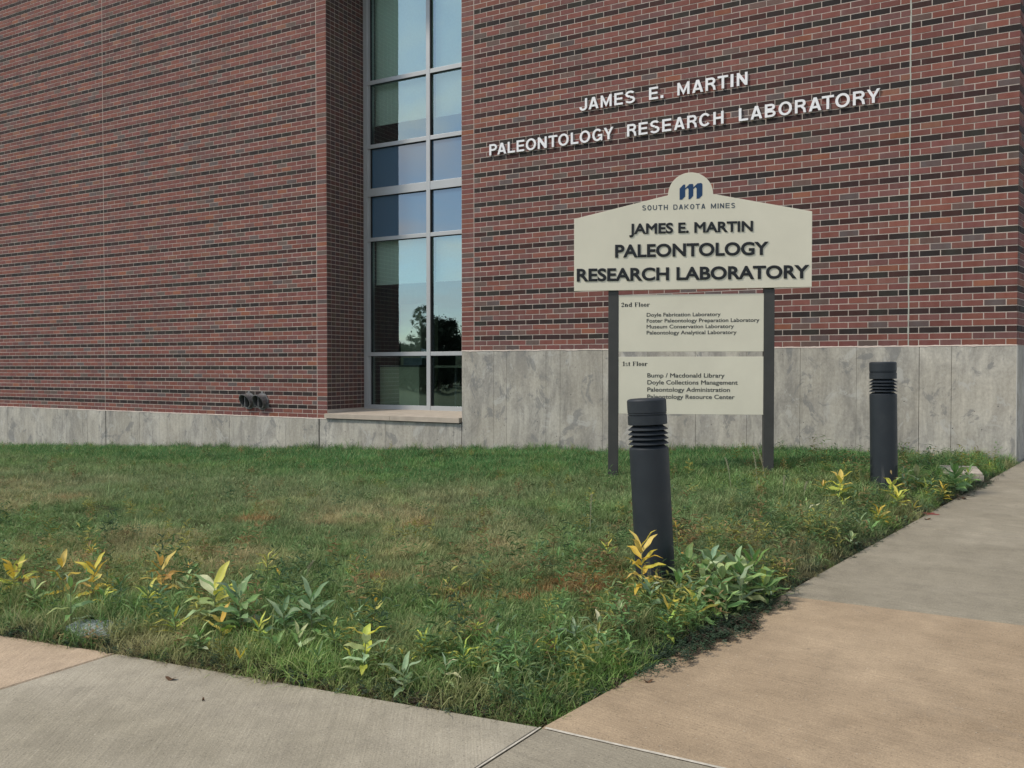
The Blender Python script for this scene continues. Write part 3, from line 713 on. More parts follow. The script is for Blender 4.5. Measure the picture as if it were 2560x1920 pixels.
def strips_mesh(G, sx, sy, depth, eps=.0002):
    m_ = MB()
    for gi, S in enumerate(G):
        y0 = -depth + gi * eps
        b = len(m_.v); n = len(S)
        for (a, c) in S:
            for (x, z) in (a, c):
                m_.v += [(x * sx, y0, z * sy), (x * sx, 0, z * sy)]
        def quad(*q): m_.f.append([b + k for k in q]); m_.mi.append(0)
        for i in range(n - 1):
            a = 4 * i; d = 4 * (i + 1)
            quad(a, a + 2, d + 2, d); quad(a + 1, d + 1, d + 3, a + 3); quad(a, d, d + 1, a + 1); quad(a + 2, a + 3, d + 3, d + 2)
        quad(0, 1, 3, 2); e = 4 * (n - 1); quad(e, e + 2, e + 3, e + 1)
    return m_
def fix_normals(me):
    import bmesh
    bm = bmesh.new(); bm.from_mesh(me); bmesh.ops.recalc_face_normals(bm, faces=bm.faces); bm.to_mesh(me); bm.free()
wlr = link('wall_lettering', None, None, (-3.6, -.04, 4.09))
tag(wlr, 'silver metal letters in two lines naming the paleontology laboratory on the brick wall', 'lettering')
LN1 = [('J', -4.768, -4.662), ('A', -4.64, -4.504), ('M', -4.472, -4.324), ('E', -4.286, -4.172), ('S', -4.141, -4.011), ('E', -3.827, -3.712), ('.', -3.679, -3.644), ('M', -3.465, -3.315), ('A', -3.281, -3.147), ('R', -3.118, -2.996), ('T', -2.972, -2.848), ('I', -2.818, -2.785), ('N', -2.745, -2.621)]
LN2 = [('P', -6.113, -5.995), ('A', -5.987, -5.851), ('L', -5.826, -5.715), ('E', -5.689, -5.574), ('O', -5.549, -5.398), ('N', -5.37, -5.24), ('T', -5.213, -5.086), ('O', -5.07, -4.921), ('L', -4.89, -4.783), ('O', -4.765, -4.617), ('G', -4.587, -4.448), ('Y', -4.429, -4.3), ('R', -4.114, -3.992), ('E', -3.961, -3.846), ('S', -3.813, -3.692), ('E', -3.656, -3.542), ('A', -3.506, -3.374),
       ('R', -3.342, -3.221), ('C', -3.195, -3.053), ('H', -3.022, -2.9), ('L', -2.719, -2.611), ('A', -2.582, -2.449), ('B', -2.419, -2.298), ('O', -2.265, -2.116), ('R', -2.083, -1.961), ('A', -1.931, -1.796), ('T', -1.791, -1.663), ('O', -1.648, -1.496), ('R', -1.464, -1.34), ('Y', -1.323, -1.187)]
H = .150
for row, z in ((LN1, 4.504), (LN2, 4.092)):
    for ch, a, b in row:
        G = glyph(ch, (b - a) / H, .192 if ch != '.' else .2)
        m_ = strips_mesh(G, H, H, .019)
        o = m_.build('letter', M_alu, wlr, loc=(a + 3.6, .031, z - 4.09)); fix_normals(o.data)

# ------------------------------------------------------------------ free-standing sign
SO = Vector((-3.313, -3.26, 0)); se = Vector((.93605, .35186, 0)); rz = math.atan2(se.y, se.x)
sign = link('building_sign', None, None, (SO.x + se.x * 1.0, SO.y + se.y * 1.0, .28)); sign.rotation_euler = (0, 0, rz)
tag(sign, 'cream sign with black lettering on two dark posts, top rising to round emblem', 'sign')
def sl_(u, z): return (u - 1.0, z - .28)
def sbox(nm, u0, u1, z0, z1, y0, y1, mat, bevel=.0015):
    a, c = sl_(u0, z0), sl_(u1, z1); return MB().box(a[0], c[0], y0, y1, a[1], c[1]).build(nm, mat, sign, bevel=bevel)
for u in (.300, 1.628):
    sbox('post', u, u + .088, -.25, 1.889, .0, .088, M_post, .003)
    sbox('post', u + .002, u + .086, 1.889, 2.45, .0225, .088, M_post, .003)
pts = [(0, 1.890), (2.016, 1.899), (2.016, 2.538), (1.196, 2.709)]
pts += [(1.005 + .191 * math.cos(R(a)), 2.709 + .191 * math.sin(R(a))) for a in range(6, 180, 6)] + [(.814, 2.709), (0, 2.525)]
bd = MB().prism([sl_(*p) for p in pts], -.018, .020).build('sign_board', M_board, sign, bevel=.0015)
p1 = sbox('directory_panel', .3895, 1.6265, 1.354, 1.852, .004, .026, M_board)
p2 = sbox('directory_panel', .3895, 1.6265, .809, 1.310, .004, .026, M_board)
sbox('panel_rail', .3882, 1.6278, 1.40, 1.44, .027, .05, M_post, 0); sbox('panel_rail', .3882, 1.6278, 1.18, 1.22, .027, .05, M_post, 0)
_gc = {}
def font_mesh(body, bold, ext):
    k = (body, bold, ext)
    if k in _gc: return _gc[k]
    c = bpy.data.curves.new('t', 'FONT'); c.body = body; c.size = 1; c.extrude = ext; c.bevel_depth = bold; c.bevel_resolution = 0; c.resolution_u = 6
    o = bpy.data.objects.new('t', c); sc.collection.objects.link(o); dg = bpy.context.evaluated_depsgraph_get(); dg.update()
    me = bpy.data.meshes.new_from_object(o.evaluated_get(dg)); bpy.data.objects.remove(o)
    a = np.zeros(len(me.vertices) * 3); me.vertices.foreach_get('co', a); a = a.reshape(-1, 3)
    _gc[k] = (a, [tuple(p.vertices) for p in me.polygons]); bpy.data.meshes.remove(me); return _gc[k]
CAPH = None
a_, _f = font_mesh('H', 0, 0); CAPH = a_[:, 1].max() - a_[:, 1].min()
def put_text(body, u0, u1, zbase, cap, parent, mat, bold, y, depth, split, name):
    """set a line between u0 and u1 on a sign face; split: one object per letter"""
    full, _ = font_mesh(body, bold, .05); x0, x1 = full[:, 0].min(), full[:, 0].max(); sx = (u1 - u0) / (x1 - x0); sz = cap / (CAPH + 2 * bold); zoff = bold
    items = []
    if split:
        adv = 0
        for i, ch in enumerate(body):
            if ch == ' ': continue
            pre = font_mesh(body[:i + 1], bold, .05)[0][:, 0].max(); me_, f_ = font_mesh(ch, bold, .05)
            sh = pre - me_[:, 0].max(); items.append((me_ + np.array([sh, 0, 0]), f_))
    else: items = [font_mesh(body, bold, .05)]
    for a, f in items:
        b = np.empty_like(a); cx = u0 + ((a[:, 0].min() + a[:, 0].max()) / 2 - x0) * sx
        b[:, 0] = u0 + (a[:, 0] - x0) * sx - cx; b[:, 2] = (a[:, 1] + zoff) * sz; zz = a[:, 2]; b[:, 1] = -(zz - zz.min()) / (zz.max() - zz.min()) * depth
        me = new_mesh(name, b, f, mat); o = link(name, me, parent); q = sl_(cx, zbase); o.location = (q[0], y, q[1])
        if parent is not sign: pass
YB = -.0185
put_text('JAMES E. MARTIN', .481, 1.530, 2.380, .090, bd, M_black, .030, YB, .006, True, 'letter')
put_text('PALEONTOLOGY', .3586, 1.660, 2.178, .112, bd, M_black, .030, YB, .006, True, 'letter')
put_text('RESEARCH LABORATORY', .0235, 1.995, 1.974, .112, bd, M_black, .030, YB, .006, True, 'letter')
M_slate = simple('slate blue print', (.055, .075, .10), .6, .2)
def spaced(body, u0, u1, zb, cap, parent, mat, y):
    wd = {'I': .16, ' ': .42, 'M': .78, 'S': .60, 'O': .64, 'U': .62, 'D': .64, 'K': .66}
    tot = sum(wd.get(c, .62) for c in body) + .22 * (len(body) - 1); x = u0; k = (u1 - u0) / tot
    for c in body:
        W = wd.get(c, .62)
        if c != ' ':
            hs = W * k / cap
            if c == 'U': G = [rect(0, .3, .16, 1), rect(hs - .16, .3, hs, 1), arc(hs / 2, .3, hs / 2, .31, 180, 360, .16, 12)]
            elif c == 'D': G = [rect(0, 0, .16, 1), [((.16, 1), (.16, .85)), ((hs * .6, 1), (hs * .6, .85))] + arc(hs * .6, .5, hs * .4, .5, 90, -90, .16, 14)[1:] + [((.16, 0), (.16, .15))]]
            elif c == 'K': G = [rect(0, 0, .16, 1), bar((.16, .40), (hs - .08, .98), .16), bar((.30, .56), (hs - .07, .03), .16)]
            else: G = glyph(c, hs, .185)
            o = strips_mesh(G, cap, cap, .0012, .0001).build('letter', mat, parent, loc=(sl_(x, zb)[0], y, sl_(x, zb)[1])); fix_normals(o.data)
        x += (W + .22) * k
spaced('SOUTH DAKOTA MINES', .592, 1.380, 2.584, .043, bd, M_slate, YB)
# emblem: three slanted-cut stems joined by thin diagonals
mu, mz, ms = .912, 2.667, .193 / 790.
def lp(P): return [sl_(mu + (x - 730) * ms, mz + (1055 - z + (x - 730) * .045) * ms) for x, z in P]
lg = MB()
lg.prism(lp([(730, 660), (730, 1055), (820, 1055), (925, 950), (925, 530), (860, 530)])[::1], -.0012, 0)
lg.prism(lp([(925, 665), (925, 720), (1000, 655), (1040, 700), (1040, 1060), (1100, 1060), (1205, 950), (1205, 560), (1180, 528), (1070, 528)]), -.0013, 0)
lg.prism(lp([(1205, 655), (1205, 715), (1280, 645), (1320, 700), (1320, 1060), (1410, 1060), (1520, 950), (1520, 560), (1480, 520), (1350, 520)]), -.0014, 0)
o = lg.build('emblem', M_blue, bd, loc=(0, YB, 0)); fix_normals(o.data)
def heading(body, u0, u1, zb, h, parent):
    tot = sum(serif_glyph(c)[1] for c in body) + .06 * len(body); k = (u1 - u0) / tot; x = u0
    for word in body.split(' '):
        m_ = MB()
        for c in word:
            G, W = serif_glyph(c); q = strips_mesh(G, k, h, .0012, .0001); b = len(m_.v)
            m_.v += [(vx + sl_(x, 0)[0], vy, vz + sl_(0, zb)[1]) for vx, vy, vz in q.v]; m_.f += [[b + i for i in ff] for ff in q.f]; m_.mi += q.mi
            x += (W + .06) * k
        x += (.34 + .06) * k
        o = m_.build('heading_word', M_black, parent, loc=(0, .0036, 0)); fix_normals(o.data)
heading('2nd Floor', .414, .663, 1.748, .038, p1); heading('1st Floor', .426, .644, 1.230, .038, p2)
for body, u1, z in (('Doyle Fabrication Laboratory', 1.265, 1.661), ('Foster Paleontology Preparation Laboratory', 1.590, 1.609), ('Museum Conservation Laboratory', 1.377, 1.557), ('Paleontology Analytical Laboratory', 1.400, 1.505)):
    put_text(body, .634, u1, z, .032, p1, M_ink, .012, .0036, .0012, False, 'text_line')
for body, u1, z in (('Bump / Macdonald Library', 1.301, 1.129), ('Doyle Collections Management', 1.411, 1.068), ('Paleontology Administration', 1.347, 1.005), ('Paleontology Resource Center', 1.387, .943)):
    put_text(body, .641, u1, z, .037, p2, M_ink, .012, .0036, .0012, False, 'text_line')

# ------------------------------------------------------------------ bollards
def bollard(base, lean, H_, lab):
    r_ = link('bollard_light', None, None, base); r_.rotation_euler = lean
    tag(r_, lab, 'bollard', 'bollard lights on the lawn')
    Rr = .1016; k = 1.
    def z(d): return H_ - d * k
    MB().lathe([(0, z(0)), (Rr - .016, z(0)), (Rr - .006, z(.003)), (Rr, z(.010)), (Rr, z(.072)), (Rr - .0035, z(.074)), (Rr - .0035, z(.077)), (Rr - .0005, z(.079)), (Rr - .0005, z(.082)), (Rr - .005, z(.084)), (Rr - .005, z(.087)), (Rr, z(.089)), (Rr, z(.134)), (Rr - .004, z(.136)), (.06, z(.130)), (0, z(.130))], 64).build('head', M_boll, r_, True)
    for d in (.160, .184, .209, .234):
        MB().lathe([(.066, z(d - .022)), (.074, z(d - .022)), (Rr + .002, z(d)), (Rr + .002, z(d + .0028)), (.066, z(d - .012))], 64).build('louver', M_boll, r_, True)
    MB().lathe([(.062, z(.128)), (.062, z(.262))], 32).build('lamp_core', M_bollin, r_, True)
    MB().lathe([(.060, z(.242)), (.078, z(.242)), (Rr - .004, z(.256)), (Rr, z(.260)), (Rr, -.30)], 64).build('post', M_boll, r_, True)
    MB().lathe([(.0, z(-.0006)), (.012, z(-.0006)), (.012, z(0))], 12, -.04, .02).build('cap_screw', M_bollin, r_)
# lean is about camera-left
bollard((-1.571, -5.952, z_lawn(-1.571, -5.952) + .0), (R(1.0), R(-2.9), 0), .978, 'dark grey louvered bollard light leaning slightly in front of the sign, nearer of the two')
zb_ = z_lawn(-.815, -2.788); bollard((-.815, -2.788, zb_), (R(.3), R(-.9), 0), 1.262 - zb_, 'dark grey louvered bollard light in front of the right concrete base, farther of the two')
print('lawn at bollards', z_lawn(-1.571, -5.952), zb_, 'posts', z_lawn(-2.98, -3.13), z_lawn(-1.74, -2.66))

# ------------------------------------------------------------------ valve box lid and flat stone half buried in the weeds
M_lid = simple('weathered green plastic lid', (.30, .345, .33), .75, .3, 0, .25, 40)
def lidbox(name, pts, z, tilt, label, cat, mat, hole=True):
    c = Vector((sum(p[0] for p in pts) / len(pts), sum(p[1] for p in pts) / len(pts), 0)); r_ = link(name, None, None, (c.x, c.y, z)); tag(r_, label, cat); r_.rotation_euler = tilt
    def pr(m_, poly, z0, z1):
        b = len(m_.v); n = len(poly); m_.v += [(x, y, z0) for x, y in poly] + [(x, y, z1) for x, y in poly]
        m_.f += [[b + i for i in reversed(range(n))], [b + n + i for i in range(n)]] + [[b + i, b + (i + 1) % n, b + n + (i + 1) % n, b + n + i] for i in range(n)]; m_.mi += [0] * (n + 2)
    kq = .82 if hole else 1.; P = [((x - c.x) * kq, (y - c.y) * kq) for x, y in pts]
    m_ = MB(); pr(m_, P, -.022, 0); m_.build('lid_plate' if hole else 'slab_top', mat, r_, bevel=.004)
    m_ = MB(); pr(m_, [(x * 1.06, y * 1.06) for x, y in P], -.2, -.023); m_.build('box_rim' if hole else 'slab_foot', M_void if hole else mat, r_)
    if hole:
        q = MB()
        for i in range(9): 
            for k in range(5): q.box(-.10 + i * .022, -.086 + i * .022, -.062 + k * .026, -.044 + k * .026, .0005, .0022)
        q.build('tread_pattern', mat, r_)
        MB().lathe([(0, .0012), (.016, .0012), (.016, 0)], 14, -.09, .075).build('finger_hole', M_void, r_)
lidbox('valve_box', [(-3.78, -7.80), (-3.63, -7.86), (-3.47, -7.80), (-3.46, -7.68), (-3.63, -7.62), (-3.79, -7.68)], z_lawn(-3.6, -7.75) + .03, (R(4), R(5), .2), 'faded green irrigation valve box lid tilted among weeds by the left path', 'valve box', M_lid)
M_stone = simple('pale sandstone block', (.40, .36, .30), .85, .2, 0, .2, 18)
lidbox('stone_block', [(-.50, -1.62), (-.18, -1.60), (-.16, -1.28), (-.47, -1.26)], z_lawn(-.35, -1.45) + .065, (R(5), 0, .25), 'pale flat stone block lying in weeds at the foot of the right concrete wall', 'stone', M_stone, False)

# ------------------------------------------------------------------ leafy weeds along the path edges, every plant and leaf an object
def leaf_mat(name, per_object=True):
    m = Mat(name, .55, .35)
    base = m.n('ShaderNodeObjectInfo').outputs['Color']
    rnd = m.n('ShaderNodeObjectInfo').outputs['Random']
    mid = m.attr('mid').outputs['Fac']; tip = m.attr('tip').outputs['Fac']
    c = m.mix(m.math('MULTIPLY', m.ramp(mid, [(.0, 1.), (.10, 0.)]), .45), base, (.50, .50, .30))
    c = m.mix(.35, c, m.ramp(m.noise(m.pos((1, 1, 1), (0, 0, 0), True), 14, 4, .7), [(.25, .3), (.75, .7)]), 'OVERLAY')
    spot = m.voro(m.pos(), 60)
    c = m.mix(m.math('MULTIPLY', m.ramp(spot.outputs['Distance'], [(.10, 1.), (.2, 0.)]), m.math('MULTIPLY', m.ramp(rnd, [(.6, 0.), (.8, 1.)]), .6)), c, (.16, .07, .02))
    edge = m.math('MULTIPLY', m.ramp(tip, [(.55, 0.), (1., 1.)]), m.ramp(rnd, [(.3, 0.), (1., .7)]))
    c = m.mix(m.math('MULTIPLY', edge, .5), c, (.42, .30, .08))
    m.col(c)
    t = m.n('ShaderNodeBsdfTranslucent'); m.l(c, t.inputs[0]); ms = m.n('ShaderNodeMixShader'); ms.inputs[0].default_value = .30
    m.l(m.b.outputs[0], ms.inputs[1]); m.l(t.outputs[0], ms.inputs[2]); m.l(ms.outputs[0], m.t.nodes['Material Output'].inputs[0]); return m.m
M_leaf = leaf_mat('milkweed leaf')
M_stem = simple('pale green stem', (.16, .19, .09), .6, .3, 0, .2, 20)
def leaf_mesh(seed, wr, arch, fold, twist, curl):
    r_ = random.Random(seed); n = 8; v = []; f = []; mid = []; tip = []
    for i in range(n + 1):
        t = i / n; wv = wr * (math.sin(math.pi * min(1, t * .96 + .02)) ** .75) * (1.15 - .35 * t) * .5 if 0 < i < n else .004
        ang = arch * t; x = t * (1 - .10 * arch * t); z = -arch * .42 * t * t + .04 * math.sin(t * 9 + seed) * curl
        tw = twist * t
        for s_ in (-1, -.5, 0, .5, 1):
            q = Vector((0, s_ * wv, abs(s_) * wv * fold + (.03 * curl * math.sin(t * 14 + s_ * 3 + seed) if abs(s_) == 1 else 0) * wr * 2)); q.rotate(Matrix.Rotation(tw, 3, 'X'))
            v.append((x, q.y, z + q.z)); mid.append(abs(s_)); tip.append(t * .7 + abs(s_) * .3)
    for i in range(n):
        for k in range(4):
            a = 5 * i + k; f.append((a, a + 5, a + 6, a + 1))
    me = new_mesh('leaf', v, f, M_leaf, True)
    for nm, d in (('mid', mid), ('tip', tip)):
        at = me.attributes.new(nm, 'FLOAT', 'POINT'); at.data.foreach_set('value', d)
    return me
LEAF = {k: [leaf_mesh(i * 7 + j, w_, a_, .35, t_, c_) for i, (a_, t_, c_) in enumerate(((.5, .3, .6), (.9, -.3, 1.), (.25, .2, .5), (.75, .6, 1.2)))] for j, (k, w_) in enumerate((('wide', .32), ('mid', .235), ('thin', .13)))}
COLS_ = {'Y': [(.60, .46, .07), (.52, .40, .05), (.64, .52, .14)], 'P': [(.30, .38, .18), (.36, .43, .25), (.22, .31, .12)], 'G': [(.11, .20, .06), (.15, .25, .09), (.09, .17, .06)],
        'B': [(.14, .22, .115), (.19, .27, .155), (.11, .19, .085)], 'O': [(.56, .36, .09), (.56, .40, .10), (.50, .29, .08)], 'L': [(.36, .38, .06), (.42, .42, .08), (.27, .33, .07)]}
COLS = {k: [tuple(min(.75, x * (1.5 if k in 'PGBL' else 1.12)) for x in c) for c in v] for k, v in COLS_.items()}
def plant(px, yt, yb, spread, kind, shape, n, label, mixk=None, lean=0., cat='weed'):
    p, Zc = at_ground(px, yb); k = Zc / FPX; Hh = max(.04, (yb - yt) * k * 1.12); LL = spread * k * .5 * 1.14
    r_ = link('milkweed_plant' if shape != 'thin' else 'weed_plant', None, None, (p.x, p.y, z_lawn(p.x, p.y) - .005)); tag(r_, label, cat, 'leafy weeds along the path edges')
    stem_h = Hh * (.66 if n > 3 else .45); lx, ly = lean * stem_h * _sa + rng.uniform(-.05, .05) * stem_h, lean * stem_h * _ca + rng.uniform(-.1, .1) * stem_h
    S = [Vector((lx * t * t, ly * t * t, stem_h * t)) for t in (0, .35, .7, 1)]
    MB().tube(S, [.0034, .003, .0026, .0016], 6).build('stem', M_stem, r_, True)
    a0 = rng.uniform(0, 6.28)
    for i in range(n):
        node = i // 2; nn = max(1, (n - 1) // 2); t = 1 - .72 * (node / nn if nn else 0) ** .9
        a = a0 + node * 1.57 + (i % 2) * math.pi + rng.uniform(-.35, .35)
        el = (1.15 - .95 * (1 - t)) * rng.uniform(.8, 1.15) if node else rng.uniform(.85, 1.25)
        el = max(.05, el - .25 * (node > 1))
        q = S[3] if t > .99 else S[0].lerp(S[3], t); 
        L_ = LL * rng.uniform(.8, 1.1) * (1.0 if node else .85) * (1.0 if shape != 'thin' else 1.1)
        L_ = min(L_, .17)
        kk = kind if not mixk or rng.random() > .35 else mixk
        me = LEAF[shape][rng.randrange(4)]
        o = link('leaf', me, r_); wf = rng.uniform(.85, 1.15)
        o.matrix_local = Matrix.Translation(q) @ Matrix.Rotation(a, 4, 'Z') @ Matrix.Rotation(-el, 4, 'Y') @ Matrix.Rotation(rng.uniform(-.4, .4), 4, 'X') @ Matrix.Diagonal((L_, L_ * wf, L_, 1))
        c = rng.choice(COLS[kk]); o.color = (*[x * rng.uniform(.88, 1.1) for x in c], 1)
    return r_
